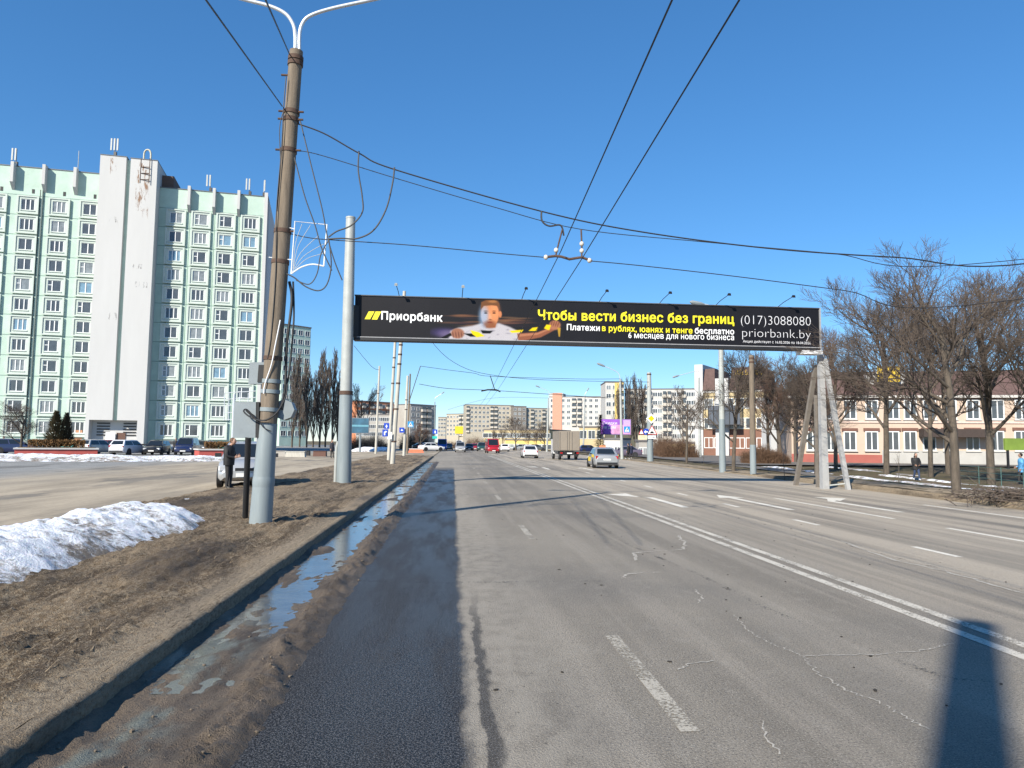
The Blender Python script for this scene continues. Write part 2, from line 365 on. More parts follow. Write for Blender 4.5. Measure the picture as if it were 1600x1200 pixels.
# gutter mud and the puddle standing in it
def zgut(x, y):
    t = (x-XL)/1.15
    ridge = math.exp(-((x+1.3+.06*N(y*.5, 3)+.05*N(y*2, 6)+.03*N(y*7, 2))/.12)**2)*(.038+.03*N(x*9, y*5)+.03*N(x*22, y*17, 3))
    base = .012-.016*math.sin(math.pi*min(1, max(0, t*1.35)))*(sm(5.5, 8.5, y))
    z = base+ridge*1.3+.05*max(0, N(x*2.6, y*.9, 9))+.02*max(0, N(x*7, y*3.1, 19))+.016*abs(N(x*6, y*2.6))+.014*N(x*13, y*8, 4)+.009*N(x*30, y*23, 6)
    w_ = .09*N(y*1.7, 4)+.05*N(y*6, 8)+.03*N(y*19, 1); e = sm(XL+.98+w_, XL+1.1+w_, x); z = z*(1-e) - .014*e
    return z+.03*(1-sm(XL, XL+.1, x))
gutter = grid('gutter_mud', lin(XL-.01, XL+1.3, 56), yrows(1.5, 62, .03, .008), zgut, MATS['gutter_mud']); struct(gutter)
wat = mat('meltwater', (.1, .1, .095), .13, .35, 3, .12, 9, spec=.8)
struct(grid('puddle', lin(XL, XL+.86, 4), lin(5.2, 60, 40), lambda x, y: .0135, wat))

# right-hand side: kerb, verge, ditch lawn, footpath, car park
ky = yrows(-12, 105, .5, .03)
rk = grid('right_kerb', [lambda y: xr(y)-.01, lambda y: xr(y)-.005, lambda y: xr(y)+.14, lambda y: xr(y)+.16], ky,
          lambda x, y: (0. if x < xr(y)-.007 else (max(.06, zright(xr(y)+.1, y))+.012*N(y*2, x) if x < xr(y)+.15 else -.05)), MATS['verge_mud']); struct(rk)
def zl(x, y): return zright(x, y)+(.04*N(x*.8, y*.8)+.02*N(x*3, y*3))*sm(.2, 1, x-xr(y))
lawn = grid('right_lawn', [(lambda y, k=k: xr(y)+.12+k) for k in [i*.25 for i in range(80)]+[20+i*2.5 for i in range(32)]], yrows(-10, 190, .35, .02), zl, MATS['winter_lawn']); struct(lawn)
sand = mat('sandy_shoulder', (.25, .2, .14), .95, .35, 1.6, .5, 22, spec=.2)
struct(grid('sandy_shoulder', [(lambda y, k=k: xr(y)+.15+k) for k in lin(0, 2.3, 10)], yrows(4, 100, .3, .015), lambda x, y: zright(x, y)+.015+.03*N(x*2, y)+.015*N(x*6, y*5)-.07*sm(1.7, 2.3, x-xr(y)-.15+.5*N(y*.7, 3)), sand))
pathm = mat('footpath_asphalt', (.14, .125, .11), .9, .2, 2)
struct(grid('footpath', [(lambda y, k=k: xr(y)+5.2+k) for k in lin(0, 2.4, 5)], yrows(4, 120, .8, .03), lambda x, y: zright(x, y)+.05, pathm))
struct(grid('car_park', [(lambda y, k=k: 24+k*16) for k in range(9)], [62, 80, 120, 190], lambda x, y: max(zright(x, y), -.1)+.12, pathm))
for i, (e0, w, y0, y1) in enumerate([(8.2, 1.1, 20, 92), (11.5, .7, 24, 48), (13.6, 1.3, 44, 90)]):
    sn = grid('snow_strip', [(lambda y, k=k: xr(y)+e0+k) for k in lin(0, w, 9)], yrows(y0, y1, .4, .012),
         lambda x, y: zright(x, y)-.05+.16*math.sin(math.pi*min(1, max(0, (x-xr(y)-e0)/w)))*min(1, max(0, .7+1.3*N(y*.22, e0)))+.03*N(x*3, y*2), MATS['old_snow']); struct(sn, 'stuff'); tag(sn, ['long melting snow strip on the right lawn', 'short snow strip behind the pedestrian in black', 'snow strip along the foot of the pink house'][i], 'snow')

# ------------------------------------------------------------------ road markings, tar seams, a curved dark band, cracks (thin sheets 4 mm up)
def sheet(name, poly, z, m, par=road): return MB().quad([(p[0], p[1], z) for p in poly]).build(name, m, par)
def strip(name, x0, x1, y0, y1, z, m): return sheet(name, [(x0, y0), (x1, y0), (x1, y1), (x0, y1)], z, m)
WP, FP, WW = MATS['worn_paint'], MATS['faint_paint'], MATS['white_paint']
strip('centre_line', 4.62, 4.75, 2, 95, .004, WP); strip('centre_line', 4.9, 5.03, 2, 95, .004, WP)
for k in range(9): strip('lane_dash', 1.38, 1.5, 4.42+k*8.75, 6.6+k*8.75, .004, FP)
for k in range(9): strip('lane_dash', 7.85, 7.97, 11.05+k*4.45-4.45, 12.2+k*4.45-4.45, .004, WW)
strip('lane_line', 10.42, 10.55, 8, 15, .004, WW); strip('lane_line', 10.42, 10.55, 16.9, 23.4, .004, WW); strip('lane_line', 10.42, 10.55, 26, 30, .004, FP)
strip('edge_line', 13.9, 14.03, 12, 21, .004, WW); strip('edge_line', 13.9, 14.03, 24, 34, .004, FP)
def arrow(x, y0, y1, turn):
    b = MB(); b.quad([(x-.11, y0, .004), (x+.11, y0, .004), (x+.11, y1-1.4, .004), (x-.11, y1-1.4, .004)])
    if turn == 0: b.quad([(x-.42, y1-1.4, .0055), (x+.42, y1-1.4, .0055), (x, y1, .004)])
    else:
        s = turn; b.quad([(x-.11, y1-1.4, .004), (x+.11, y1-1.4, .004), (x+.6*s, y1-.75, .004), (x+.5*s, y1-.2, .004)][::s])
        b.quad([(x+.35*s, y1-1.3, .0055), (x+1.15*s, y1-.2, .0055), (x+.35*s, y1+.45, .0055)][::s])
    b.build('arrow_marking', WW, road)
arrow(6.35, 19.8, 24.8, -1); arrow(9.05, 19.2, 24.8, 0); arrow(11.75, 18.6, 23.6, 1); arrow(6.35, 48, 53, -1); arrow(9.05, 47, 52, 0)
def ribbon(name, px, w, m, jag=0., sub=6, z=.006):
    P = [G(*p) for p in px]; Q = []
    for a, b in zip(P, P[1:]):
        for i in range(sub): t = i/sub; q = a.lerp(b, t); Q.append(q)
    Q.append(P[-1]); b = MB(); pl = pr = None
    for i, q in enumerate(Q):
        t = (Q[min(i+1, len(Q)-1)]-Q[max(0, i-1)]).normalized(); n = Vector((-t.y, t.x, 0))
        q = q+n*jag*random.uniform(-1, 1); ww = w*random.uniform(.5, 1.3) if jag else w
        l, r = q+n*ww/2, q-n*ww/2
        if pl is not None: b.quad([(pr.x, pr.y, z), (r.x, r.y, z), (l.x, l.y, z), (pl.x, pl.y, z)])
        pl, pr = l, r
    return b.build(name, m, road)
def c8(*p): return [(700+x*.5625, 730+y*.5625) for x, y in p]
CR = MATS['crack']
ribbon('crack', c8((795, 410), (830, 455), (895, 490), (985, 525), (1030, 575), (1110, 625), (1200, 655), (1330, 730)), .014, CR, .022, 16)
ribbon('crack', c8((985, 525), (1200, 522), (1330, 510), (1400, 490)), .014, CR, .022, 16, .007)
ribbon('crack', c8((640, 190), (660, 215), (655, 228), (515, 240), (520, 260)), .05, CR, .04, 6)
ribbon('crack', c8((485, 310), (500, 296), (590, 292)), .04, CR, .03, 6); ribbon('crack', c8((645, 565), (670, 548), (740, 540)), .014, CR, .02, 6)
ribbon('crack', c8((700, 380), (705, 360), (690, 340)), .02, CR, .03, 6); ribbon('crack', c8((870, 700), (885, 760), (930, 800)), .012, CR, .02, 6)
ribbon('crack', c8((1085, 205), (1250, 260), (1420, 300), (1600, 350)), .05, CR, .05, 8)
DARK = MATS['tar']
ribbon('tar_seam', c8((335, 85), (380, 140), (500, 215), (700, 300), (900, 400), (1100, 480), (1280, 550), (1400, 590), (1600, 600)), .07, DARK)  # curved dark band over the lanes, drawn as a thin patchy dark sheet
ribbon('tar_seam', [(540, 908), (700, 911), (900, 909), (985, 908)], .09, DARK)
ribbon('tar_seam', c8((560, 60), (800, 130), (1100, 215), (1600, 340)), .05, DARK)
# litter of stones and clods on verge and gutter
b = MB(); random.seed(9)
for i in range(700):
    x = random.uniform(-7.2, XL-.1) if i % 3 else random.uniform(XL+.05, XL+1.1); y = 2.6+22*random.random()**1.9
    z = zverge(x, y) if x < XL else zgut(x, y); r = random.uniform(.004, .012)*(1.7 if random.random() < .06 else 1)
    b.ell((x, y, z+r*.25), (r*random.uniform(.8, 1.6), r*random.uniform(.8, 1.6), r*.7), 5, 3)
deb = struct(b.build('clods', mat('clod', (.14, .11, .08), .95, .4, 30), None), 'stuff'); tag(deb, 'small stones and dirt clods scattered along the verge', 'stones')
b = MB()
for i in range(90):
    x = random.uniform(.3, 9); y = random.uniform(3, 18); r = random.uniform(.006, .016)
    a = random.uniform(0, 3); b.ell((x, y, .006), (r*random.uniform(1, 2.2), r, .005), 5, 3, Matrix.Rotation(a, 3, 'Z'))
leaf = struct(b.build('leaf_litter', mat('dead_leaf', (.03, .024, .018), .9, .3, 30), None), 'stuff'); tag(leaf, 'dark dead leaf scraps strewn over the dry asphalt', 'leaves')

bl = MB(); R_ = random.Random(77)                        # matted dead grass
for i in range(7000):
    x = R_.uniform(-7.4, XL-.25); y = 2.8+17*R_.random()**1.7
    if N(x*.9, y*.5, 40)+.25*N(x*5, y*4, 3) < -.02: continue
    a_ = R_.gauss(.5, .9); L_ = R_.uniform(.04, .13); dx, dy = math.cos(a_)*L_, math.sin(a_)*L_; z = zverge(x, y); w_ = R_.uniform(.002, .0045)
    bl.quad([(x-dy/L_*w_, y+dx/L_*w_, z+.004), (x+dy/L_*w_, y-dx/L_*w_, z+.004), (x+dx, y+dy, zverge(x+dx, y+dy)+R_.uniform(.006, .035))])
gr_ = struct(bl.build('dead_grass', mat('straw', (.28, .215, .14), .9, .45, 12), None), 'stuff'); tag(gr_, 'matted straw-coloured dead grass on the muddy verge', 'grass')
# ------------------------------------------------------------------ snow heaps
def heap(name, ax0, ax1, hw, ht, label, n=(110, 60), seed=0, base=.12, rough=1):
    A = Vector(ax0); B = Vector(ax1); d = (B-A).normalized(); nn = Vector((d.y, -d.x)); Ln = (B-A).length; v = []
    for i in range(n[0]):
        t = i/(n[0]-1)
        for j in range(n[1]):
            s = -1+2*j/(n[1]-1); w = hw*(1+.22*N(t*Ln*.5, seed))*math.sqrt(max(.0, 1-(2*t-1)**4)) + .02
            p = A+d*t*Ln+nn*s*w*(1+.1*N(t*Ln*1.3, s, seed))
            prof = max(0, 1-abs(s)**2.2)
            h = ht*prof*(1-(2*t-1)**6)*(.85+.3*N(t*Ln*.45, s*.6, seed+3))
            k = prof*rough; h += k*(.13*N(p.x*1.5, p.y*1.5, seed)+.1*abs(N(p.x*3.3, p.y*3.3, seed))+.05*N(p.x*7, p.y*7, 2)+.025*N(p.x*16, p.y*16, 5))*min(1, ht*1.6)
            v.append((p.x, p.y, base-.05+max(0, h)+.05*prof))
    m = n[1]; f = [(i*m+j, i*m+j+1, (i+1)*m+j+1, (i+1)*m+j) for i in range(n[0]-1) for j in range(m-1)]
    me = bpy.data.meshes.new(name); me.from_pydata(v, [], f); me.materials.append(MATS['old_snow']); me.polygons.foreach_set('use_smooth', [True]*len(f)); me.flip_normals() if False else None; me.update()
    return tag(link(name, me), label, 'snow heap')
heap('snow_heap', (-6.05, 3.3), (-5.4, 15.6), 1.38, .46, 'big dirty snow heap on the muddy verge in the foreground', (230, 90), 1, .13)
heap('snow_heap', (-42, 54), (-21, 57), 3.6, .5, 'long white snow bank on the plaza before the red planter', (150, 40), 5, .08, .8)
heap('snow_heap', (-25, 57.5), (-15.5, 60), 3.0, .38, 'lower snow bank on the plaza before the parked cars', (110, 36), 8, .08, .8)
heap('snow_heap', (-6.1, 15.2), (-6.9, 20.5), .26, .07, 'thin snow remnant at the edge of verge and plaza', (60, 14), 3, .13)
heap('snow_heap', (-16, 118), (-9, 120), 1.6, .8, 'snow pile beyond the thick steel post by bare bushes', (40, 16), 13, .08)

# ================================================================== poles, wires, billboard
def arc(P, n=8):                                   # smooth a polyline (Catmull-Rom)
    P = [Vector(p) for p in P]; Q = []
    for i in range(len(P)-1):
        a, b, c, d = P[max(i-1, 0)], P[i], P[i+1], P[min(i+2, len(P)-1)]
        for k in range(n):
            t = k/n; Q.append(.5*((2*b)+(c-a)*t+(2*a-5*b+4*c-d)*t*t+(3*b-a-3*c+d)*t**3))
    return Q+[P[-1]]
FB = hit(407, 818); FY = FB.y
def fp(py, dx=0, dy=0): return PY(407+(818-py)*56/738+dx, py, FY+dy)
def frad(py): return .205+(.128-.205)*(818-py)/738
pole = thing('lamp_pole', 'leaning concrete lamp pole with grey sleeved foot and cable boxes at the verge', 'pole', FB)
MB().tube([fp(820), fp(740), fp(662)], [.208, .19, .172], 20).build('sleeve', zinc, pole, True, True)
MB().tube([fp(760), fp(755), fp(750), fp(745)], [.196, .202, .202, .194], 20).build('sleeve_weld', zinc, pole, True, True)
MB().tube([fp(664), fp(400), fp(80)], [.168, .158, .128], 18).build('shaft', conc, pole, True, True)
for y in (640, 612, 596, 560, 410, 362, 236, 188, 176, 100, 92):
    a, c = fp(y+3), fp(y-3); r = .14+.034*(y-80)/580
    MB().tube([a, c], r*1.06, 18).build('clamp_band', zinc if y in (612, 640, 596) else rust, pole, True, True)
for y, s in ((236, 1), (188, 1), (176, 1), (362, 1), (176, -1), (236, -1), (120, -1), (188, -1)):
    p = fp(y); MB().tube([p+Vector((s*.1, -.05, 0)), p+Vector((s*.24, -.05, 0))], .022, 8).build('clamp_bolt', rust, pole, False, True)
# lamp arms with lamp heads (heads lie above the picture)
for pts, rr in (([(461, 88), (461, 52), (456, 34), (444, 20), (420, 9), (385, 0), (330, -14), (290, -24)], .036), ([(468, 88), (468, 55), (473, 36), (486, 24), (520, 13), (580, 0), (640, -13), (690, -24)], .036)):
    P = arc([PY(x, y, FY) for x, y in pts], 6); arm = MB().tube(P, rr, 10).build('lamp_arm', lampst, pole, True, True)
    d = (P[-1]-P[-3]).normalized(); e = P[-1]
    hd = MB().tube([e-d*.05, e+d*.1, e+d*.5, e+d*.62], [.05, .1, .12, .04], 10).build('lamp_head', steelw, None, True); hd.parent = arm; hd.location = -FB
# boxes, pipe, cables on the pole
def fbox(x0, x1, y0, y1, dy, th, name, m):
    a, b_, c, d = [PY(x, y, FY+dy) for x, y in ((x0, y1), (x1, y1), (x1-1+2, y0), (x0+2, y0))]
    o = Vector((0, th, 0)); return MB().hexa([a, b_, b_+o, a+o, d, c, c+o, d+o]).build(name, m, pole, False, True)
fbox(364, 399, 628, 684, -.12, .16, 'cabinet', greybox); fbox(388, 412, 566, 600, -.08, .14, 'junction_box', greybox)
fbox(399, 404, 628, 684, -.13, .2, 'cabinet_bracket', blackm); fbox(402, 413, 570, 597, -.1, .14, 'box_bracket', blackm)
cab = fp(640, 22, .02); MB().tube([cab+Vector((0, .03, 0)), cab+Vector((0, .3, 0))], .2, 8).build('round_box', greybox, pole, True, True)
MB().tube([hit(383, 813), PY(388, 683, FY-.1)], .055, 12).build('cable_pipe', blackm, pole, True, True)
def fcab(px, r, dy=-.2, name='cable', m=wirem): return MB().tube(arc([PY(x, y, FY+dy) for x, y in px], 6), r, 6).build(name, m, pole, True, True)
fcab([(400, 655), (386, 640), (381, 643), (392, 652), (412, 657), (432, 645), (446, 620), (449, 600)], .014, -.24)
fcab([(398, 650), (384, 641), (400, 654), (418, 656), (436, 640), (444, 615)], .012, -.22)
fcab([(404, 655), (412, 668), (424, 674)], .011, -.22)
fcab([(438, 500), (430, 540), (424, 570), (414, 600), (412, 615)], .012, -.2, m=whitem)
fcab([(447, 120), (443, 170), (440, 230), (432, 330), (431, 420), (424, 520), (418, 560)], .011, -.17)
fcab([(444, 170), (437, 200), (438, 260), (433, 330)], .009, -.15)
fcab([(452, 440), (456, 470), (448, 540), (446, 600), (440, 640)], .03, .05)
fcab([(458, 440), (459, 500), (452, 580), (448, 600)], .02, .08)
# firework-shaped light decoration
dec = thing('light_decoration', 'white framed light decoration hanging on the leaning lamp pole', 'decoration', fp(380, 30))
def dt(px, r, name, m=whitem, sm_=True): return MB().tube(arc([PY(x, y, FY-.06) for x, y in px], 5) if sm_ else [PY(x, y, FY-.06) for x, y in px], r, 6).build(name, m, dec, True, True)
dt([(455, 428), (461, 346), (511, 351), (506, 416)], .014, 'frame', whitem, False); dt([(455, 428), (470, 418), (488, 413), (506, 416)], .014, 'frame')
for q in ([(457, 425), (470, 395), (498, 368)], [(458, 424), (475, 400), (508, 380)], [(462, 420), (480, 404), (506, 396)], [(458, 420), (466, 385), (485, 352)], [(458, 420), (462, 380), (472, 350)]): dt(q, .006, 'light_string', mat('dull_string', (.4, .4, .38), .6, 0))
dt([(436, 352), (461, 358)], .009, 'hanger'); dt([(420, 402), (456, 406)], .009, 'hanger')

# wires across the road live in the vertical plane between this pole and one standing outside the frame
RP = Vector((18.6, 12.6, gz(18.6, 12.6)))
def wp(px, py):
    d = ray(px, py); k = (RP.y-FY)/(RP.x-FB.x); t = (FY-k*FB.x)/(d.y-k*d.x); return CAM+d*t
rpole = thing('wire_pole', 'concrete pole carrying the trolley span wires beyond the right edge of the picture', 'pole', RP)
MB().tube([RP, RP+Vector((0, 0, 9.2))], [.2, .13], 16).build('shaft', conc, rpole, True, True)
MB().tube([RP+Vector((0, 0, 5.6)), RP+Vector((0, 0, 5.72))], .19, 16).build('clamp_band', rust, rpole, True, True)
def wire(name, label, pts, r=.013, cat='wire', m=wirem, n=5, sub=8): return tag(MB().tube(arc(pts, sub), r, n).build(name, m, None, True), label, cat)
wire('span_wire', 'upper span wire from the leaning pole, with two cable loops hanging from it', [fp(190)]+[wp(x, y) for x, y in ((505, 208), (562, 240), (617, 265), (845, 330), (1000, 362), (1200, 388), (1400, 402), (1620, 410))]+[RP+Vector((0, 0, 6.6))], .014)
wire('span_wire', 'middle thin span wire holding up the two wire hangers', [fp(236)]+[wp(x, y) for x, y in ((492, 240), (620, 279), (770, 323), (906, 358), (1100, 378), (1300, 396), (1500, 414))]+[RP+Vector((0, 0, 6.2))], .008)
wire('span_wire', 'lowest span wire left of the trolley wires', [fp(362)]+[wp(x, y) for x, y in ((480, 371), (520, 375), (640, 383), (780, 396), (850, 402))], .009)
wire('span_wire', 'lowest span wire right of the trolley wires running into the trees', [wp(925, 408)]+[wp(x, y) for x, y in ((1000, 415), (1150, 432), (1320, 454), (1500, 478))]+[RP+Vector((0, 0, 5.65))], .009)
for l, q, r in (('thin cable loop dropping from the span wire nearest the lamp pole', [(562, 240), (561, 270), (567, 310), (567, 335), (550, 355), (528, 364), (515, 373)], .015),
             ('thick cable loop sweeping in front of the steel billboard post', [(617, 265), (614, 290), (604, 330), (585, 362), (560, 375), (535, 375), (515, 376)], .016),
             ('cable from lamp pole clamp to the loop junction', [(471, 193), (490, 270), (505, 330), (513, 372), (524, 410), (536, 440)], .012),
             ('cable slanting down behind the light decoration', [(462, 250), (478, 310), (494, 355), (504, 390), (520, 425)], .012),
             ('cable bundle hanging from the loop junction back to the pole', [(515, 375), (519, 415), (513, 445), (500, 456), (480, 450), (462, 436), (450, 430)], .013),
             ('short cable crossing the lower edge of the decoration', [(515, 378), (503, 400), (497, 430), (485, 446), (465, 440)], .011)):
    wire('feeder_cable', l, [wp(*p)+Vector((0, -.12, 0)) for p in q], r, 'cable')
ZT = 5.3
tA, tB = wp(876, 393), wp(910, 403)
for l, near, c, f1, f2 in (('left trolley contact wire running along the road', (1050, 0), tA, (769, 607), (726, 668)), ('right trolley contact wire running along the road', (1155, 0), tB, (778, 609), (731, 668))):
    a = PY(near[0], near[1], 5.6); e = a+(a-c)*1.3
    wire('trolley_wire', l, [e, a, c, G(f1[0], f1[1], ZT), G(f2[0], f2[1], ZT+.2)], .009, sub=1)
h = thing('wire_hanger', 'rusty insulated hanger holding the two trolley wires on the span', 'hanger', wp(890, 405))
MB().tube([wp(850, 402), wp(868, 400), wp(877, 401), wp(890, 405), wp(902, 403), wp(909, 402), wp(925, 408)], .026, 8).build('bar', rust, h, True, True)
MB().tube([wp(868, 401), wp(872, 384), wp(879, 357)], .016, 6).build('dropper', rust, h, True, True); MB().tube([wp(909, 403), wp(909, 382), wp(908, 358)], .016, 6).build('dropper', rust, h, True, True)
for p in ((853, 402), (869, 391), (909, 392), (909, 381), (921, 407)): MB().ell(wp(*p), (.045, .045, .05), 10, 6).build('insulator', porc, h, True, True)
wire('jumper_cable', 'short looped jumper from upper span to left trolley wire', [wp(x, y) for x, y in ((846, 330), (847, 345), (858, 353), (876, 352), (881, 368))], .018, 'cable')
# feeders coming from behind the camera
for l, q, p in (('overhead cable rising from the pole clamp to the upper left', (322, 0), (441, 166)), ('overhead cable rising from the pole top to the upper left', (415, 0), (452, 84))):
    a = PY(*p, FY-.1); c = PY(*q, 7.5); wire('feeder_cable', l, [a, c, c+(c-a)*.25], .011, 'cable', sub=1)

# steel post behind the photographer; its shadow falls into the picture
SPm = Vector((-4.27, -5.55, .12))
sp = thing('steel_post', 'tall steel tube post whose shadow falls on the asphalt at lower right', 'post', SPm)
MB().tube([SPm, SPm+Vector((0, 0, 10.35))], [.26, .19], 24).build('tube', zinc, sp, True, True); MB().tube([SPm+Vector((0, 0, 10.35)), SPm+Vector((0, 0, 10.4))], [.2, .2], 24).build('cap', zinc, sp, True, True)

# ---------------- billboard spanning the road
PBy = hit(537, 755).y
DL = 28.6
for _ in range(9): DL += (PBy+.26-PD(554, 494, DL).y)
DR = DL*68/64.2
bL = PD(554, 494, DL); bR = PD(1280, 515, DR); bu = Vector((bR.x-bL.x, bR.y-bL.y, 0)); BLEN = bu.length; bu.normalize(); bn = Vector((bu.y, -bu.x, 0))
BZ0 = (PD(554, 528, DL).z+PD(1280, 547, DR).z)/2; BZ1 = (PD(554, 460, DL).z+PD(1280, 483, DR).z)/2; BH = BZ1-BZ0
BO = Vector((bL.x, bL.y, BZ0))
def uv(px, py):
    d = ray(px, py); t = (BO-CAM).dot(bn)/d.dot(bn); q = CAM+d*t-BO; return q.dot(bu), q.z
bb = thing('billboard', 'long black bank advertising banner spanning the whole road on posts', 'billboard', BO); bb.rotation_euler.z = math.atan2(bu.y, bu.x)
MB().bx(0, BLEN, .02, .42, 0, BH).build('box', mat('banner_frame', (.03, .03, .033), .5, .1, 3), bb)
MB().quad([(0, 0.015, .07), (BLEN, 0.015, .07), (BLEN, 0.015, BH-.02), (0, 0.015, BH-.02)]).build('banner', mat('banner_black', (.0085, .008, .0105), .5, .25, .5, .25, 1.2, spec=.25), bb)
MB().bx(-.02, BLEN+.02, -.03, .03, .045, .075).build('lower_rail', mat('rail_grey', (.3, .3, .31), .5), bb)
MB().bx(-.02, BLEN+.02, -.02, .44, -.06, .044).build('bottom_beam', trim, bb); MB().bx(-.02, BLEN+.02, -.02, .44, BH, BH+.035).build('top_rail', mat('rail_dark', (.06, .06, .065), .5), bb)
MB().bx(BLEN+.021, BLEN+.075, -.02, .44, -.06, BH+.03).build('end_plate', mat('rail_grey', 0, 0), bb)
u_, v_ = uv(1253, 553); MB().bx(u_, BLEN+.1, -.06, .5, -.2, -.062).build('bearing_plate', whitem, bb)
for px, lean in ((624, -.1), (722, 0.02), (815, .12), (936, .2), (1030, .28), (1118, .35), (1215, .4)):   # lamp arms on top
    u, _ = uv(px, 465); o = MB().tube([(u, .1, BH), (u+lean*.4, -.15, BH+.18), (u+lean, -.5, BH+.36)], .014, 6).build('floodlight_arm', trim, bb)
    MB().tube([(u-.25, .1, BH+.04), (u+.1, .1, BH+.05)], .016, 6).build('bracket', steelw, o)
    MB().box((u+lean, -.55, BH+.36), (.13, .1, .08), 0, .7, .5).build('floodlight', steelw if px < 750 else trim, o)
# print on the banner
def glyphs(body, off, space):               # text outline, filled here by even-odd (the built-in fill closes some Cyrillic counters)
    from mathutils.geometry import delaunay_2d_cdt
    cu = bpy.data.curves.new('t', 'FONT'); cu.body = body; cu.size = 1; cu.offset = off; cu.resolution_u = 3; cu.space_character = space; cu.fill_mode = 'NONE' if off >= 0 else 'FRONT'
    ob = bpy.data.objects.new('t', cu); COL.objects.link(ob); bpy.context.view_layer.update()
    me = bpy.data.meshes.new_from_object(ob.evaluated_get(bpy.context.evaluated_depsgraph_get())); bpy.data.objects.remove(ob)
    if off < 0: return me
    V, E, Fc, _, _, _ = delaunay_2d_cdt([v.co.xy for v in me.vertices], [tuple(e.vertices) for e in me.edges], [], 0, 1e-5)
    P = np.array([tuple(v.co.xy) for v in me.vertices]); ed = np.array([tuple(e.vertices) for e in me.edges]); A, B_ = P[ed[:, 0]], P[ed[:, 1]]; keep = []
    for f in Fc:
        cx, cy = sum(V[i].x for i in f)/3, sum(V[i].y for i in f)/3; m = (A[:, 1] > cy) != (B_[:, 1] > cy)
        a, b_ = A[m], B_[m]; xi = a[:, 0]+(cy-a[:, 1])*(b_[:, 0]-a[:, 0])/(b_[:, 1]-a[:, 1])
        if (xi > cx).sum() % 2: keep.append(tuple(f))
    out = bpy.data.meshes.new('lettering'); out.from_pydata([(v.x, v.y, 0) for v in V], [], keep); return out
def txt(body, x0, y0, x1, y1, cap, m, bold=0, k=0):       # baseline from pixel (x0,y0) to (x1,y1), cap height in pixels
    me = glyphs(body, min(0, bold), 1+max(0, bold)*2.6)
    n = len(me.vertices); co = np.empty(n*3); me.vertices.foreach_get('co', co); co = co.reshape(-1, 3)
    ua, va = uv(x0, y0); ub, vb = uv(x1, y1); ch = cap*DL/F*1.03
    X = (co[:, 0]-co[:, 0].min())/(co[:, 0].max()-co[:, 0].min()); Z = co[:, 1]/.70*ch
    out = np.stack([ua+(ub-ua)*X, np.full(n, .008-.0015*k), va+(vb-va)*X+Z], 1); me.vertices.foreach_set('co', out.ravel()); me.materials.clear(); me.materials.append(m); me.update()
    if bold > 0:
        bm_ = bmesh.new(); e = bold*ch*1.7
        for i, (a, c) in enumerate(((0, 0), (1, 0), (-1, 0), (0, 1), (0, -1), (.7, .7), (-.7, .7), (.7, -.7), (-.7, -.7))):
            bm_.from_mesh(me); bm_.verts.ensure_lookup_table()
            for v in bm_.verts[i*n:]: v.co += Vector((a*e, -.0006*i, c*e))
        bm_.to_mesh(me); bm_.free()
    o = link('lettering', me, bb)
    if cap < 12: struct(o, 'stuff')
    return o
yel = mat('print_yellow', (.82, .72, .02), .5, .03, 2); wht = mat('print_white', (.8, .8, .8), .5, .03, 2); thn = mat('print_thin_white', (.68, .68, .7), .5, .03, 2)
def z6(*p): return [uv(540+x*.2375, 440+y*.2375) for x, y in p]
for q in (((125, 247), (161, 247), (190, 196), (152, 196)), ((172, 249), (207, 250), (234, 197), (197, 196))): MB().quad([(u, .008, v) for u, v in z6(*q)]).build('logo_slash', yel, bb)
txt('Приорбанк', 596, 499, 691, 502.5, 12, wht, .022)
txt('Чтобы вести бизнес без границ', 841, 499, 1147, 506, 14.5, yel, .022)
txt('Платежи', 886, 515.5, 937, 517, 9, wht, .02); txt('в рублях, юанях и тенге', 941, 517, 1082, 521, 9, yel, .02); txt('бесплатно', 1086, 521, 1147, 522.5, 9, wht, .02)
txt('6 месяцев для нового бизнеса', 982, 528, 1147, 531.5, 9, wht, .008)
txt('(017)3088080', 1158, 506.5, 1267, 509, 15, thn, -.022); txt('priorbank.by', 1160, 526, 1267, 529, 14.5, thn, -.022)
txt('Акция действует с 16.02.2026 по 18.04.2026', 1161, 535, 1267, 538, 4, thn, 0)
# printed picture: a man in a white shirt stretching a yellow and black band, painted per vertex
sx, sy = np.meshgrid(np.arange(672, 882, .7), np.arange(467, 540.5, .7)); ny_, nx_ = sx.shape
C = np.zeros((ny_, nx_, 3))+np.array([.0085, .008, .0105])**(1/1.7)
def blend(mask, col):
    global C
    C = C*(1-mask[..., None])+np.array(col)*mask[..., None]
def sstep(a, b, x): t = np.clip((x-a)/(b-a), 0, 1); return t*t*(3-2*t)
def ellm(cx, cy, rx, ry, soft=.25, rot=0):
    dx, dy = sx-cx, sy-cy; c, s = math.cos(rot), math.sin(rot); d = np.hypot((dx*c+dy*s)/rx, (-dx*s+dy*c)/ry); return 1-sstep(1-soft, 1+soft, d)
def polym(pts, soft=1.2):
    ins = np.zeros(sx.shape, bool); dm = np.full(sx.shape, 99.)
    for (x1, y1), (x2, y2) in zip(pts, pts[1:]+pts[:1]):
        cnd = (y1 > sy) != (y2 > sy); xi = (x2-x1)*(sy-y1)/((y2-y1) if y2 != y1 else 1e-9)+x1; ins ^= cnd & (sx < xi)
        ex, ey = x2-x1, y2-y1; t = np.clip(((sx-x1)*ex+(sy-y1)*ey)/(ex*ex+ey*ey), 0, 1); dm = np.minimum(dm, np.hypot(sx-x1-t*ex, sy-y1-t*ey))
    return sstep(-soft, soft, np.where(ins, dm, -dm))
rng = np.random.RandomState(3)
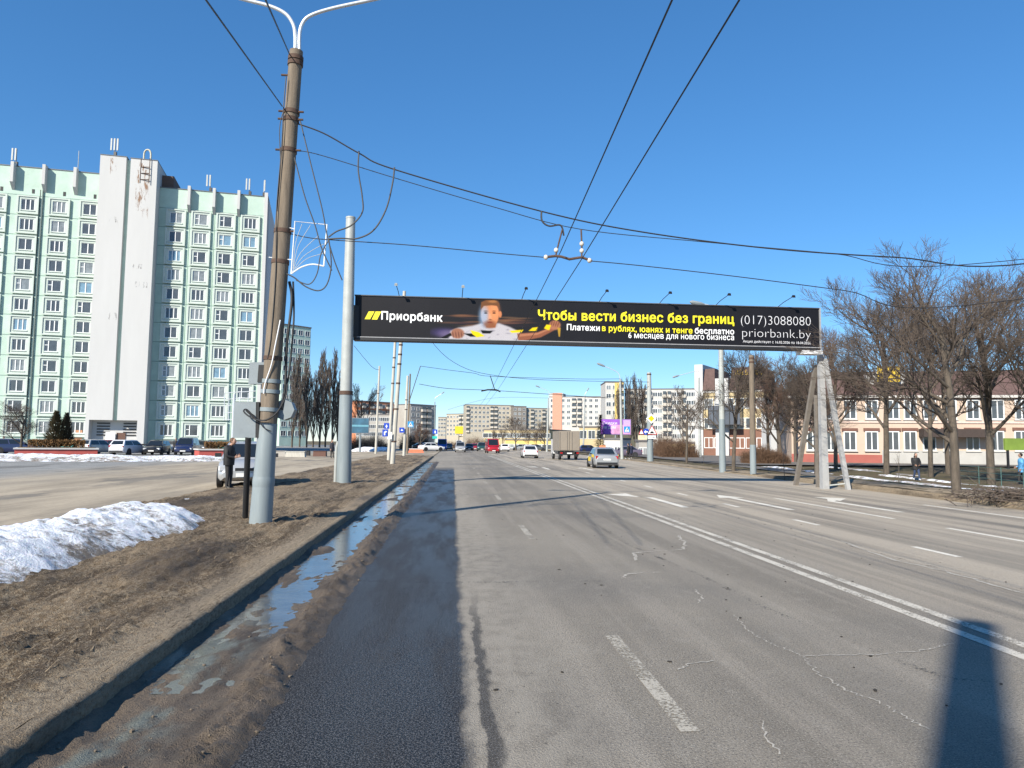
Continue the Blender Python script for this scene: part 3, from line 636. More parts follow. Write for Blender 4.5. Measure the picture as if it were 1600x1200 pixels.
for i in range(34):
    left = i % 2; x = (rng.uniform(698, 745) if left else rng.uniform(783, 812)); blend(ellm(x, rng.uniform(492, 510), rng.uniform(8, 24), rng.uniform(.7, 1.9), .7)*rng.uniform(.2, .6), [(.35, .2, .13), (.5, .33, .2), (.12, .08, .1)][i % 3])
blend(ellm(692, 519, 18, 6, .8)*.7, (.16, .13, .3)); blend(ellm(700, 522, 14, 6, .7)*.6, (.35, .3, .42))
blend(polym([(700, 534), (704, 517), (716, 512), (738, 509), (752, 505), (780, 505), (797, 511), (813, 519), (810, 536), (760, 538)], 2), (.58, .56, .58))
for i in range(16): x = rng.uniform(705, 810); blend(ellm(x, rng.uniform(514, 536), rng.uniform(2, 9), rng.uniform(.6, 1.6), .7, rng.uniform(-.5, .5))*.4, (.3, .28, .33))
blend(polym([(758, 503), (776, 503), (774, 512), (760, 512)]), (.5, .25, .13))
blend(ellm(765.5, 491, 14, 20.5, .1), (.62, .36, .22)); blend(ellm(781.5, 491, 2.6, 5, .3), (.6, .33, .2))
blend(ellm(756, 494, 7, 15, .7)*.75, (.42, .55, .7)); blend(ellm(773, 486, 7, 12, .8)*.55, (.85, .45, .25))
blend(ellm(765, 507, 10, 6, .5)*.6, (.25, .11, .06)); blend(ellm(765.5, 503.5, 4, 1, .5)*.7, (.3, .08, .06))
for ex in (759, 772): blend(ellm(ex, 489, 2.6, 1.2, .5)*.85, (.04, .03, .03)); blend(ellm(ex, 486, 3.4, .8, .5)*.7, (.12, .06, .03))
blend(polym([(764, 490), (767, 490), (769, 498), (763, 498)], 1)*.45, (.8, .5, .35)); blend(ellm(766, 499, 2.4, .8, .5)*.6, (.2, .08, .05))
blend(polym([(751, 484), (752, 472), (760, 468.5), (772, 468.5), (780, 473), (781, 484), (778, 478), (768, 477), (756, 478)], .9), (.3, .17, .09)); blend(ellm(770, 471, 7, 2, .6)*.6, (.6, .36, .18))
blend(polym([(808, 521), (840, 519), (862, 511), (866, 516), (845, 527), (810, 534)], 1.2), (.4, .21, .14)); blend(polym([(812, 522), (840, 520), (860, 512), (861, 514), (840, 523), (812, 526)], 1)*.6, (.62, .38, .26))
blend(ellm(867, 508, 9, 7.5, .2), (.5, .29, .2))
for k in range(4): blend(ellm(862+k*3.4, 505+k*.6, 1.1, 4.4, .5, .3)*.6, (.25, .12, .08))
blend(polym([(871, 512), (876, 512), (875, 526), (873, 526)], .8), (.55, .4, .1)); blend(ellm(715, 521, 10.5, 8, .2), (.45, .27, .2))
for k in range(4): blend(ellm(708+k*4.4, 523, 1, 5, .5, -.15)*.6, (.2, .1, .08))
for q, c in (([(690, 527), (704, 520), (706, 524), (692, 531)], 0), ([(724, 521), (738, 521), (748, 526), (735, 526)], 0), ([(735, 516), (748, 519), (757, 525), (745, 527), (738, 522)], 1), ([(751, 516), (770, 517), (766, 521), (754, 521)], 0), ([(796, 517), (818, 515), (815, 519), (800, 520)], 1), ([(826, 517), (832, 512), (841, 511), (838, 517)], 1), ([(850, 513), (854, 507), (861, 508), (858, 516)], 1)): blend(polym(q, .8), [(.012, .012, .014), (.8, .66, .02)][c])
pts = np.zeros((ny_*nx_, 3)); 
for i, (x, y) in enumerate(zip(sx.ravel(), sy.ravel())): u, v = uv(x, y); pts[i] = (u, .010, min(BH-.025, max(.078, v)))
C = np.clip(C, 0, 1)**1.7
me = bpy.data.meshes.new('printed_picture'); me.from_pydata(pts.tolist(), [], [(j*nx_+i, (j+1)*nx_+i, (j+1)*nx_+i+1, j*nx_+i+1) for j in range(ny_-1) for i in range(nx_-1)])
ca = me.color_attributes.new('print', 'FLOAT_COLOR', 'POINT'); ca.data.foreach_set('color', np.concatenate([C.reshape(-1, 3), np.ones((ny_*nx_, 1))], 1).ravel())
pm = bpy.data.materials.new('print_colours'); pm.use_nodes = True; at = pm.node_tree.nodes.new('ShaderNodeVertexColor'); at.layer_name = 'print'; pb = pm.node_tree.nodes['Principled BSDF']; pm.node_tree.links.new(at.outputs[0], pb.inputs[0]); pb.inputs['Roughness'].default_value = .5; pb.inputs['Specular IOR Level'].default_value = .25
me.materials.append(pm); link('printed_picture', me, bb)

# left post of the billboard
PB = hit(537, 755); PBy = PB.y
post = thing('billboard_post', 'round steel post on the verge carrying the left end of the banner', 'post', PB)
def p2(py): return PY(537+(755-py)*11/415, py, PBy)
MB().tube([p2(757), p2(615)], [.27, .235], 24).build('lower_tube', zinc, post, True, True); MB().tube([p2(616), p2(440), p2(341)], [.222, .2, .175], 24).build('upper_tube', steelw, post, True, True)
MB().tube([p2(617), p2(611)], .25, 24).build('collar', rust, post, True, True); MB().tube([p2(342), p2(339.5)], .185, 24).build('cap', steelw, post, True, True)
MB().tube([p2(752)+Vector((-.32, .05, -.1)), p2(700)+Vector((-.3, .05, 0)), p2(690)+Vector((-.24, 0, 0))], .06, 10).build('cable_pipe', steelw, post, True, True)
q = p2(500); MB().hexa([q+Vector(p) for p in ((0, -.05, -.6), (.5, .4, -.6), (.5, .7, -.6), (0, .2, -.6), (0, -.05, .6), (.5, .4, .6), (.5, .7, .6), (0, .2, .6))]).build('banner_bracket', trim, post, False, True)
# right A-frame
AY = bR.y+.35
rc = Vector((PY(1287, 700, AY).x, AY, 0)); rc.z = gz(rc.x, rc.y)
af = thing('billboard_trestle', 'grey three-legged trestle carrying the right end of the banner', 'trestle', rc)
def leg(a, b_, w0, w1, m, name='leg'):
    a = Vector(a); b_ = Vector(b_); P = []
    for p, w in ((a, w0), (b_, w1)): P += [p+Vector((-w, -w, 0)), p+Vector((w, -w, 0)), p+Vector((w, w, 0)), p+Vector((-w, w, 0))]
    MB().hexa(P).build(name, m, af, False, True)
top = Vector((PY(1282, 560, AY).x, AY, BZ0-.2)); greyc = mat('grey_concrete', (.33, .33, .33), .85, .15, 3, .2, 30)
leg(rc, top, .135, .1, greyc); rl = PY(1325, 752, AY-.4); rl.z = gz(rl.x, rl.y); leg(rl, top+Vector((.12, -.1, -.15)), .08, .08, greyc)
ll = PY(1243, 741, AY+2.6); ll.z = gz(ll.x, ll.y)-.05; leg(ll, top+Vector((-.1, .2, -.4)), .085, .08, mat('brown_concrete', (.2, .175, .15), .9, .2, 3))
l2 = PY(1277, 745, AY+1.2); l2.z = gz(l2.x, l2.y); leg(l2, top+Vector((-.1, .3, -1.6)), .05, .05, mat('brown_concrete', 0), 'strut')
MB().tube([rc+Vector((0, 0, .12)), rl+Vector((0, 0, .25))], .03, 6).build('cross_bar', steelw, af, False, True)

# ---------------- other poles
def lpole(px, py, ptop, pxtop, r0_, r1_, m, name, label, sleeve=None, arm=None, bands=()):
    b0 = hit(px, py); b0.z -= .02; t = thing(name, label, 'pole', b0); top = PY(pxtop, ptop, b0.y)
    if sleeve: k = (py-sleeve)/(py-ptop); mid = b0.lerp(top, k); MB().tube([b0, mid], [r0_*1.05, (r0_+(r1_-r0_)*k)*1.05], 14).build('sleeve', zinc, t, True, True)
    MB().tube([b0, top], [r0_, r1_], 14).build('shaft', m, t, True, True)
    for y in bands:
        k = (py-y)/(py-ptop); p = b0.lerp(top, k); MB().tube([p-Vector((0, 0, .05)), p+Vector((0, 0, .05))], (r0_+(r1_-r0_)*k)*1.15, 12).build('clamp_band', rust, t, True, True)
    if arm:
        P = arc([top]+[PY(x, y, b0.y) for x, y in arm], 5); a = MB().tube(P, .04, 8).build('lamp_arm', lampst, t, True, True); e = P[-1]; d = (P[-1]-P[-2]).normalized()
        hd = MB().tube([e-d*.1, e+d*.15, e+d*.7, e+d*.85], [.06, .12, .13, .05], 8).build('lamp_head', greybox, a, True); hd.location = -b0
    return t, b0, top
lpole(613, 726, 455, 632, .16, .11, conc_w, 'utility_pole', 'whitewashed leaning pole with sign plates left of the road, nearest of the pair', None, None, (690, 640, 600, 570, 555, 540))
lpole(607, 720, 470, 621, .14, .1, conc_w, 'utility_pole', 'whitewashed pole just behind the leaning one with sign plates', None, None, (600, 575, 560))
lpole(587, 709, 572, 593, .17, .12, conc_w, 'utility_pole', 'pale slim pole standing alone left of the road before bushes', None, None, (615,))
lpole(631, 713, 587, 637, .16, .12, conc_w, 'utility_pole', 'pale pole carrying the blue crossing sign left of the road', None, None, (640, 625))
lpole(636, 709, 584, 641, .15, .1, conc, 'utility_pole', 'brown pole with slanting boom behind the blue crossing sign', None, None, (628,))
_q = hit(636, 709); MB().tube([PY(639, 628, _q.y), PY(657, 572, _q.y)], .05, 6).build('boom', trim, [o for o in bpy.data.objects if o.get("label", "").startswith("brown pole with slanting boom")][0], True, True)
lpole(679, 700, 628, 679.5, .16, .1, zinc, 'street_lamp', 'thin far street lamp with arm beside the blue van', None, [(680, 622), (690, 615)])
lpole(1129, 737, 500, 1126, .2, .15, steelw, 'street_lamp', 'tall pale lamp pole under the right part of the banner', 655, [(1125, 486), (1112, 478), (1098, 475)])
lpole(1177, 741, 555, 1174, .17, .14, conc, 'utility_pole', 'brown concrete pole with grey sleeve before the brown hedge', 695, None, (560, 566))
lpole(1016, 721, 582, 1014, .3, .2, steelw, 'sign_pole', 'thick steel pole carrying the yellow diamond sign', 660, None, (585,))
lpole(1094, 716, 590, 1092, .2, .13, steelw, 'street_lamp', 'slim lamp pole with arm before the cream building', None, [(1091, 580), (1075, 583), (1060, 587)])
lpole(972, 718, 592, 969, .18, .1, steelw, 'street_lamp', 'slim lamp pole with long arm beside the violet hoarding', None, [(966, 583), (956, 577), (944, 572)])
lpole(854.5, 706, 622, 857, .22, .13, steelw, 'street_lamp', 'lamp pole left of the box truck with arm reaching over the road', None, [(857, 612), (850, 608), (843, 605)])
lpole(911, 706, 618, 914, .2, .12, steelw, 'street_lamp', 'lamp pole right of the box truck with short raised arm', None, [(914, 616), (917, 611)])
lpole(915, 704, 640, 915.5, .1, .07, steelw, 'sign_post', 'thin post just right of the truck lamp pole')
# far span wires
for l, q, Y in (('far span wire from boom over the trolley wires', [(657, 572), (700, 578), (740, 583), (768, 588), (900, 592), (969, 592)], 58), ('far lower span wire over the road', [(655, 600), (700, 607), (770, 610), (860, 616), (950, 622)], 50), ('far span wire between street lamps', [(700, 640), (770, 622), (857, 622)], 120),
             ('upper far wire over the road behind the banner', [(633, 470), (700, 560), (800, 590), (1014, 597)], 56), ('slack wire behind the banner left post', [(553, 540), (580, 572), (592, 578)], 60), ('far wire from thick steel pole to slim lamp pole', [(860, 614), (940, 621), (1014, 604)], 70)):
    wire('span_wire', l, [PY(x, y, Y) for x, y in q], .018)
h = thing('wire_hanger', 'far hanger on the trolley wires seen under the banner', 'hanger', PY(768, 606, 50)); MB().tube([PY(752, 611, 50), PY(762, 609, 50), PY(775, 609, 50), PY(782, 612, 50)], .05, 6).build('bar', trim, h, True, True); MB().tube([PY(773, 609, 50), PY(766, 587, 50)], .03, 6).build('dropper', trim, h, True, True)

# ================================================================== buildings
# ---- the mint panel block on the left
A2, A1 = PD(88, 434, 101.6*1.0), PD(388, 434, 108.0)
fu = Vector((A1.x-A2.x, A1.y-A2.y, 0)).normalized(); fo = Vector((A2.x, A2.y, .09))
def fu_of(px, py=434):
    d = ray(px, py); n = Vector((fu.y, -fu.x, 0)); t = (fo-CAM).dot(n)/d.dot(n); q = CAM+d*t-fo; return q.dot(fu), q.z
mb = thing('panel_block', 'tall mint green panel building with white stair tower', 'building', fo); mb.rotation_euler.z = math.atan2(fu.y, fu.x)
cr = [fu_of(x)[0] for x in (271, 308, 349, 388)]; cl = [fu_of(x)[0] for x in (37, 88, 135)]; pit = (cr[-1]-cr[0])/3; cr = [cr[0]+pit*i for i in range(4)]
pl_ = (cl[2]-cl[0])/2; cl = [cl[0]+pl_*(i-2) for i in range(5)]
t0, tg, t1 = [fu_of(x)[0] for x in (154, 198, 243)]; u1 = cr[-1]+pit*.68; u00 = cl[0]-pl_*.6
ztopR = fu_of(350, 302)[1]; ztopL = fu_of(80, 265)[1]; ztow = fu_of(205, 255)[1]
rz0 = fu_of(388, 674)[1]; rz1 = fu_of(388, 350)[1]; STO = (rz1-rz0)/11
lz0 = fu_of(88, 668)[1]
DEPTH = 14
MB().bx(u00, t0+.3, 0, DEPTH, 0, ztopL).build('wall', mint, mb); MB().bx(t1-.3, u1, .002, DEPTH-.01, 0, ztopR).build('wall', mint, mb)
MB().bx(u1-.45, u1+.03, -.25, .3, .5, ztopR+.6).build('corner_strip', whiter, mb); MB().bx(u1, u1+.25, .3, DEPTH, 0, ztopR-.5).build('gable', whiter, mb)
TP = 2.3
MB().bx(t0, tg-.28, -TP, DEPTH*.6, 4.1, ztow).build('stair_tower', whiter, mb); MB().bx(tg+.28, t1, -TP, DEPTH*.6, 4.1, ztow-.1).build('stair_tower', whiter, mb)
MB().bx(tg-.28, tg+.28, -TP+.55, DEPTH*.6-.1, 4.1, ztow-.2).build('tower_groove', mint, mb)
MB().bx(t0, t0+.45, -TP, 0, 0, 4.1).build('portal_pier', whiter, mb); MB().bx(t1-.9, t1, -TP, 0, 0, 4.1).build('portal_pier', whiter, mb); MB().bx(t0+.45, t1-.9, -.9, -.02, 0, 4.1).build('portal_back', whiter, mb)
for s in (t0+1.1, t1-2.9):
    for k in range(5): MB().bx(s, s+1.6, -1.0, -.9, 2.0+k*.4, 2.16+k*.4).build('louvre', trim, mb)
MB().bx(t0+3.6, t0+4.7, -1.02, -.9, .1, 2.4).build('door', mat('door_brown', (.12, .06, .04), .6), mb); MB().bx(t0+2.3, t0+3.5, -1.3, -1.2, .9, 2.5).build('notice_board', whitem, mb)
for a, b_, zt in ((u00, t0-.02, ztopL), (t1+.02, u1+.1, ztopR)): MB().bx(a, b_, -.08, DEPTH+.05, zt, zt+.12).build('roof_edge', mat('roof_tin', (.12, .13, .14), .5), mb)
MB().bx(t0-.03, tg-.2, -TP-.06, DEPTH*.6+.02, ztow, ztow+.1).build('roof_edge', mat('roof_tin', 0), mb); MB().bx(tg+.2, t1+.03, -TP-.06, DEPTH*.6+.02, ztow-.1, ztow).build('roof_edge', mat('roof_tin', 0), mb)
MB().bx(t1+.02, t1+1.6, 1, DEPTH*.6, ztopR, ztow-1).build('lift_house', mat('lift_brick', (.14, .09, .07), .9), mb)
MB().bx(u00, t0-.01, -.06, 0, 0, 1.2).build('plinth', mintd, mb); MB().bx(t1+.01, u1-.5, -.06, .002, 0, 1.1).build('plinth', mintd, mb)
MB().bx(t0-1.9, t0-.9, -.1, .0, .9, 2.7).build('side_door', mat('door_wood', (.45, .22, .12), .7, .2, 3), mb)
# window panel, shared meshes
PW, PH, WW_, WH = pit*.76, STO*.88, pit*.49, STO*.57
def panel_mesh():
    b = MB(); y0, y1 = -.2, .0; zc = .02
    for x0, x1, z0, z1 in ((-PW/2, -WW_/2, -PH/2, PH/2), (WW_/2, PW/2, -PH/2, PH/2), (-WW_/2, WW_/2, -PH/2, -WH/2+zc), (-WW_/2, WW_/2, WH/2+zc, PH/2)): b.bx(x0, x1, y0, y1, z0, z1)
    for x0, x1, z0, z1 in ((-PW/2-.06, -PW/2+.16, -PH/2-.05, PH/2+.05), (PW/2-.16, PW/2+.06, -PH/2-.05, PH/2+.05), (-PW/2+.16, PW/2-.16, -PH/2-.05, -PH/2+.13), (-PW/2+.16, PW/2-.16, PH/2-.13, PH/2+.05)): b.bx(x0, x1, -.32, y0+.001, z0, z1)
    b.bx(-WW_/2-.08, WW_/2+.08, -.3, -.201, -WH/2-.07, -WH/2+.03)
    return b.mesh('window_panel', pale)
def frame_mesh(kind):
    b = MB(); w, h_ = WW_/2, WH/2; c = .02; y0, y1 = -.12, -.05
    b.bx(-w, w, y0, y1, -h_+c, -h_+.09+c); b.bx(-w, w, y0, y1, h_-.09+c, h_+c); b.bx(-w, -w+.08, y0, y1, -h_+.09+c, h_-.09+c); b.bx(w-.08, w, y0, y1, -h_+.09+c, h_-.09+c)
    xs = {0: (-w*.34, w*.34), 1: (-w*.36,), 2: (0,)}[kind]
    for x in xs: b.bx(x-.06, x+.06, y0-.01, y1, -h_+.09+c, h_-.09+c)
    if kind == 1: b.bx(-w+.08, -w*.36-.06, y0-.005, y1, .1, .19)
    return b.mesh('window_frame', upvc)
pmesh = panel_mesh(); fmesh = [frame_mesh(k) for k in range(3)]
pane = [MB().quad([(-WW_/2, -.06, -WH/2+.02), (WW_/2, -.06, -WH/2+.02), (WW_/2, -.06, WH/2+.02), (-WW_/2, -.06, WH/2+.02)]).mesh('pane', m) for m in (glassd, glassc, glassb)]
random.seed(21)
def wcol(us, z0, rows, skip=()):
    for i, u in enumerate(us):
        for r in range(rows):
            if (i, r) in skip: continue
            o = link('window_panel', pmesh, mb, (u, 0, z0+r*STO)); link('window_frame', random.choice(fmesh), o); link('pane', random.choices(pane, (6, 2.6, 1))[0], o)
wcol(cr, rz0, 12); wcol(cl, lz0-STO, 13, {(4, 0)})
finm = MB().prism([(-.95, .1), (-.95, 2.9), (.15, 2.9), (.15, -.9)], lambda a, b, w: (w, a, b), -.19, .19).mesh('parapet_fin', whiter)
for us, zt in (([cl[0]+pl_*(i+.5) for i in range(-1, 5)], ztopL), ([cr[0]+pit*(i-.5) for i in range(1, 5)], ztopR)):
    for u in us[:-1]: link('parapet_fin', finm, mb, (u, -.02, zt-2.55))
ventm = MB().bx(-.17, .17, -.03, .05, -.3, .3).mesh('vent', trim)
for us, zt in ((cl, ztopL), (cr, ztopR)):
    for u in us: link('vent', ventm, mb, (u+.5, 0, zt-3.3+(zt == ztopR)*.1))
u = (cl[2]+cl[3])/2-.2; MB().tube([(u, -.14, .2), (u, -.14, ztopL-3)], .09, 8).build('downpipe', mat('pipe_grey', (.15, .19, .18), .6), mb)
MB().bx(u-.38, u-.3, -.02, .01, .2, ztopL-3).build('wall_joint', trim, mb)
for u in [(cr[i]+cr[i+1])/2 for i in range(3)]: MB().bx(u+.1, u+.16, -.02, .01, 1, ztopR-3).build('wall_joint', mat('joint', (.16, .24, .21), .9), mb)
for r in range(12):
    for a, b_, z0 in ((t1+.05, u1-.5, rz0), (u00, t0-.05, lz0)): MB().bx(a, b_, -.015, .01, z0+(r+.5)*STO-.04, z0+(r+.5)*STO+.03).build('wall_joint', mat('joint', 0), mb)
def m_stain(name, col, thr):
    s = NT(name); w = s.math('MULTIPLY', s.ramp(s.noise(1.6, (1.6, 1.6, .35), 6, .75), thr, thr+.12), .75)
    tr = s.t.nodes.new('ShaderNodeBsdfTransparent'); mx = s.t.nodes.new('ShaderNodeMixShader')
    s.lk(w, mx.inputs[0]); s.lk(tr.outputs[0], mx.inputs[1]); s.lk(s.p.outputs[0], mx.inputs[2]); s.lk(mx.outputs[0], s.t.nodes['Material Output'].inputs[0]); return s.done(col, .9, .2)
m_stain('rust_stain', (.3, .17, .1), .5); m_stain('grime', (.3, .29, .28), .54)
for a_, w_, z1_, z0_, mm in ((tg+1.1, .9, .6, 7.5, 'rust_stain'), (tg+2.1, .7, 1.5, 8.5, 'rust_stain'), (t0+1.3, .8, .3, 2.6, 'rust_stain'), (t0+1.5, 1.6, 8.6, 9.4, 'grime'), (tg+1.6, 1.6, 17.5, 18.3, 'grime'), (tg+1.2, 1.2, 15, 15.7, 'grime'), (t0+2, 1.2, 22, 23, 'grime')):
    MB().quad([(a_, -TP-.006, ztow-z0_), (a_+w_, -TP-.006, ztow-z0_), (a_+w_, -TP-.006, ztow-z1_), (a_, -TP-.006, ztow-z1_)]).build('wall_stain', MATS[mm], mb)
def roofpt(u, y, z): return fo+fu*u+Vector((-fu.y, fu.x, 0))*y+Vector((0, 0, z))
for i, (px, kind, w) in enumerate(((20, 2, 'left roof end'), (118, 0, 'roof left of the white tower'), (182, 3, 'white tower top'), (328, 2, 'middle of the right roof'), (390, 2, 'right roof end'), (412, 1, 'right roof corner'))):
    tw = kind == 3; zt = (ztow if tw else (ztopL if px < 150 else ztopR))+.1; u = fu_of(px, 290)[0]; p = roofpt(u, -1.6 if tw else .6, zt-.02)
    a = thing('roof_antenna', 'slim antenna mast on the '+w, 'antenna', p, 0, 'antennas on the mint building roof')
    MB().tube([p, p+Vector((0, 0, 3.2 if kind == 0 else 2.6))], .05, 6).build('mast', steelw, a, False, True)
    for k in range(kind): MB().box(p+Vector((-.45+k*.42 if kind > 1 else .15, -.2, 1.75)), (.2, .14, 1.7)).build('antenna_panel', steelw, a, False, True)
    if kind: MB().box(p+Vector((.05, 0, .5)), (.35, .3, .5)).build('equipment_box', trim, a, False, True)
p = roofpt(fu_of(234, 250)[0], -1.5, ztow-.1); a = thing('roof_hoop', 'pale ladder hoop on the right tower roof', 'ladder', p)
MB().tube(arc([p+Vector((-.45, 0, 0)), p+Vector((-.45, 0, 1.2)), p+Vector((-.2, 0, 1.7)), p+Vector((.2, 0, 1.7)), p+Vector((.45, 0, 1.2)), p+Vector((.45, 0, 0))], 4), .12, 6).build('hoop', mat('hoop', (.5, .47, .36), .7), a, True, True)
for k in range(3): MB().tube([p+Vector((-.45, -.9, -1.1-k*.9)), p+Vector((.75, -.9, -1.1-k*.9))], .06, 5).build('rung', rust, a, True, True)
for k in (-.45, .75): MB().tube([p+Vector((k, -.9, 0.2)), p+Vector((k, -.9, -3.4))], .05, 5).build('rail', rust, a, True, True)

# ---- generic distant building: rectangular block placed by pixels at a chosen depth
def winmesh(w, h_, glass):
    b = MB(); b.quad([(-w/2, -.03, -h_/2), (w/2, -.03, -h_/2), (w/2, -.03, h_/2), (-w/2, -.03, h_/2)]); b.k = 1
    t = .1
    b.bx(-w/2-t, -w/2, -.1, 0, -h_/2, h_/2).bx(w/2, w/2+t, -.1, 0, -h_/2, h_/2).bx(-w/2-t, w/2+t, -.1, 0, -h_/2-t, -h_/2).bx(-w/2-t, w/2+t, -.1, 0, h_/2, h_/2+t).bx(-t/2, t/2, -.07, 0, -h_/2, h_/2)
    return b.mesh('window', [glass, upvc])
def block(name, label, x0, x1, ytop, D0, D1, th, wallm, rows, cols, sto=2.8, glass=glassd, bal=(), win=(1.5, 1.4), roofm=None, base=0, cat='building', z0off=1.6, basez=-.4):
    yb = 692; a = PD(x0, yb, D0); c = PD(x1, yb, D1); d = Vector((c.x-a.x, c.y-a.y, 0)); Ln = d.length; d.normalize(); xm = (x0+x1)/2
    ztop = PD(xm, ytop, (D0+D1)/2).z; t = thing(name, label, cat, (a.x, a.y, basez)); t.rotation_euler.z = math.atan2(d.y, d.x)
    ztop -= basez
    MB().bx(0, Ln, 0, th, 0, ztop).build('wall', wallm, t); MB().bx(-.15, Ln+.15, -.15, th+.15, ztop, ztop+.35).build('roof', roofm or mat('far_roof', (.14, .13, .13), .9), t)
    if base: MB().bx(-.02, Ln+.02, -.05, th, .01, base).build('plinth', mat('brown_plinth', (.2, .1, .07), .9, .1, 2), t)
    wm = [winmesh(win[0], win[1], glass), winmesh(win[0], win[1], glassc)]
    for i in range(cols):
        u = Ln*(i+.5)/cols
        for r in range(rows):
            z = ztop-1.6-sto*(rows-1-r)-.2
            if i in bal:
                if r == 0 or True:
                    w = Ln/cols*.8; bo = MB().bx(u-w/2, u+w/2, -1.0, -.005, z-1.25, z-.15).build('balcony', mat('balcony_panel', (.5, .46, .4), .85, .15, .3), t)
                    MB().bx(u-w/2+.1, u+w/2-.1, -.85, -.005, z-.14, z+1.1).build('balcony_glazing', glass, bo)
            else: link('window', random.choices(wm, (3, 1))[0], t, (u, 0, z))
    return t, Ln, ztop, d
beige = mat('beige_panel', (.4, .36, .29), .9, .1, .2); greyp = mat('grey_panel', (.36, .34, .31), .9, .1, .2); whp = mat('white_panel', (.5, .48, .45), .9, .08, .2)
orange = mat('orange_brick', (.5, .2, .1), .9, .15, .3); cream = mat('cream_render', (.47, .38, .22), .9, .08, .4); pinkr = mat('pink_render', (.5, .385, .305), .9, .07, .5); ylw = mat('yellow_render', (.6, .45, .15), .9, .08, .3)
brroof = mat('brown_tiles', (.105, .062, .055), .8, .2, 2, .3, 8)
block('panel_block', 'second mint green panel building behind the leaning lamp pole', 436, 480, 508, 215, 222, 14, mint, 12, 4, 2.75)
block('far_block', 'orange brick apartment building with pale balconies at the far left', 556, 614, 628, 330, 345, 14, orange, 6, 9, 3, bal=(1, 3, 5, 7))
block('far_block', 'low pale apartment wing in front of the orange brick building', 556, 612, 648, 300, 300, 12, greyp, 3, 9, 3)
block('far_block', 'grey apartment slab with white balconies behind the blue crossing sign', 640, 680, 633, 340, 352, 13, greyp, 5, 5, 2.9, bal=(2, 3))
block('far_block', 'small far beige building left of the long beige block', 684, 696, 652, 560, 560, 14, beige, 5, 3, 2.9)
block('far_block', 'stepped beige building with balconies left of the long block', 697, 727, 647, 500, 490, 14, beige, 5, 6, 2.9, bal=(4, 5))
block('far_block', 'long beige nine-storey block at the end of the road', 727, 802, 633, 470, 475, 16, beige, 6, 12, 2.9, bal=(0, 6, 7))
block('far_block', 'dark gabled part of the long block behind the round bare tree', 801, 822, 635, 468, 470, 16, mat('dark_panel', (.2, .18, .16), .9, .1, .2), 4, 3, 2.9)
block('far_block', 'beige block with roof boxes left of the white house', 822, 858, 638, 472, 476, 16, beige, 5, 6, 2.9, bal=(1, 4))
t, Ln, zt, d = block('far_block', 'white apartment block with pink stripe behind the box truck', 858, 945, 620, 385, 378, 14, whp, 5, 10, 3.0, bal=(4, 5))
MB().bx(Ln*.06, Ln*.23, -.4, .0, 2, zt+2.2).build('pink_stripe', mat('salmon', (.55, .27, .19), .9), t); MB().bx(0, Ln*.25, .01, 8, zt, zt+2).build('stair_head', whp, t)
t, Ln, zt, d = block('far_block', 'white and cream slab behind the bare poplars', 946, 975, 597, 262, 262, 14, whp, 7, 3, 3, bal=(2,)); MB().bx(Ln*.5, Ln*.98, -.3, 0, 1, zt-.1).build('cream_stripe', ylw, t)
block('far_block', 'long whitish apartment block behind the thick steel pole', 976, 1088, 608, 268, 262, 14, whp, 6, 15, 3, bal=(1, 4, 5, 8, 9, 12))
block('shop', 'low cream shop building behind the dark traffic in the centre', 756, 858, 672, 250, 240, 20, cream, 1, 7, 4, win=(4, 1.4), cat='shop', base=0)
block('shop', 'yellow fronted low shop with flat roof behind the white sedan', 790, 862, 688, 215, 205, 12, ylw, 1, 5, 3, win=(3, 1.2), cat='shop')
block('shop', 'beige low hall between truck and violet hoarding', 905, 945, 668, 190, 185, 18, cream, 1, 3, 3, win=(2, 2), cat='shop')
block('kiosk', 'small white kiosk below the violet hoarding', 943, 972, 687, 140, 138, 4, whp, 1, 2, 3, win=(1, .8), cat='kiosk')
block('kiosk', 'grey glazed kiosk under the yellow direction plates', 998, 1024, 690, 118, 118, 3, greyp, 1, 4, 3, win=(.5, 1.5), cat='kiosk')
block('shop', 'low cream canopy building behind the car park', 1030, 1085, 693, 135, 130, 8, cream, 1, 5, 3, win=(1.5, .5), cat='shop')
# ---- cream four-storey house with brown mansard
t, Ln, zt, d = block('cream_house', 'cream four-storey house with brown mansard roof and dark glass bay', 1100, 1216, 612, 118, 112, 14, cream, 3, 7, 3.1, base=4.6, win=(1.3, 1.5), roofm=whp)
for a, b_ in ((.0, .17), (.37, .8)):
    MB().hexa([(Ln*a, -.4, zt+.36), (Ln*b_, -.4, zt+.36), (Ln*b_, 10, zt+.36), (Ln*a, 10, zt+.36), (Ln*a+.2, .3, zt+3.9), (Ln*b_-.2, .3, zt+3.9), (Ln*b_-.2, 9, zt+3.9), (Ln*a+.2, 9, zt+3.9)]).build('mansard', brroof, t)
MB().bx(Ln*.18, Ln*.36, -.6, 8, .1, zt+2.2).build('stair_tower', whiter, t); MB().bx(Ln*-.12, -.03, -.3, 8, .1, zt+4.6).build('end_tower', whiter, t)
bay = MB().bx(Ln*.12, Ln*.55, -2.2, -.61, 5.2, zt-2.2).build('glass_bay', mat('bay_glass', (.09, .1, .12), .25, .15, .5), t)
for k in range(6): MB().bx(Ln*(.12+.072*k), Ln*(.12+.072*k)+.12, -2.28, -2.2, 5.2, zt-2.2).build('mullion', trim, bay)
for k in range(3): MB().bx(Ln*.12, Ln*.55, -2.26, -2.201, 5.2+k*2.2, 5.32+k*2.2).build('transom', trim, bay)
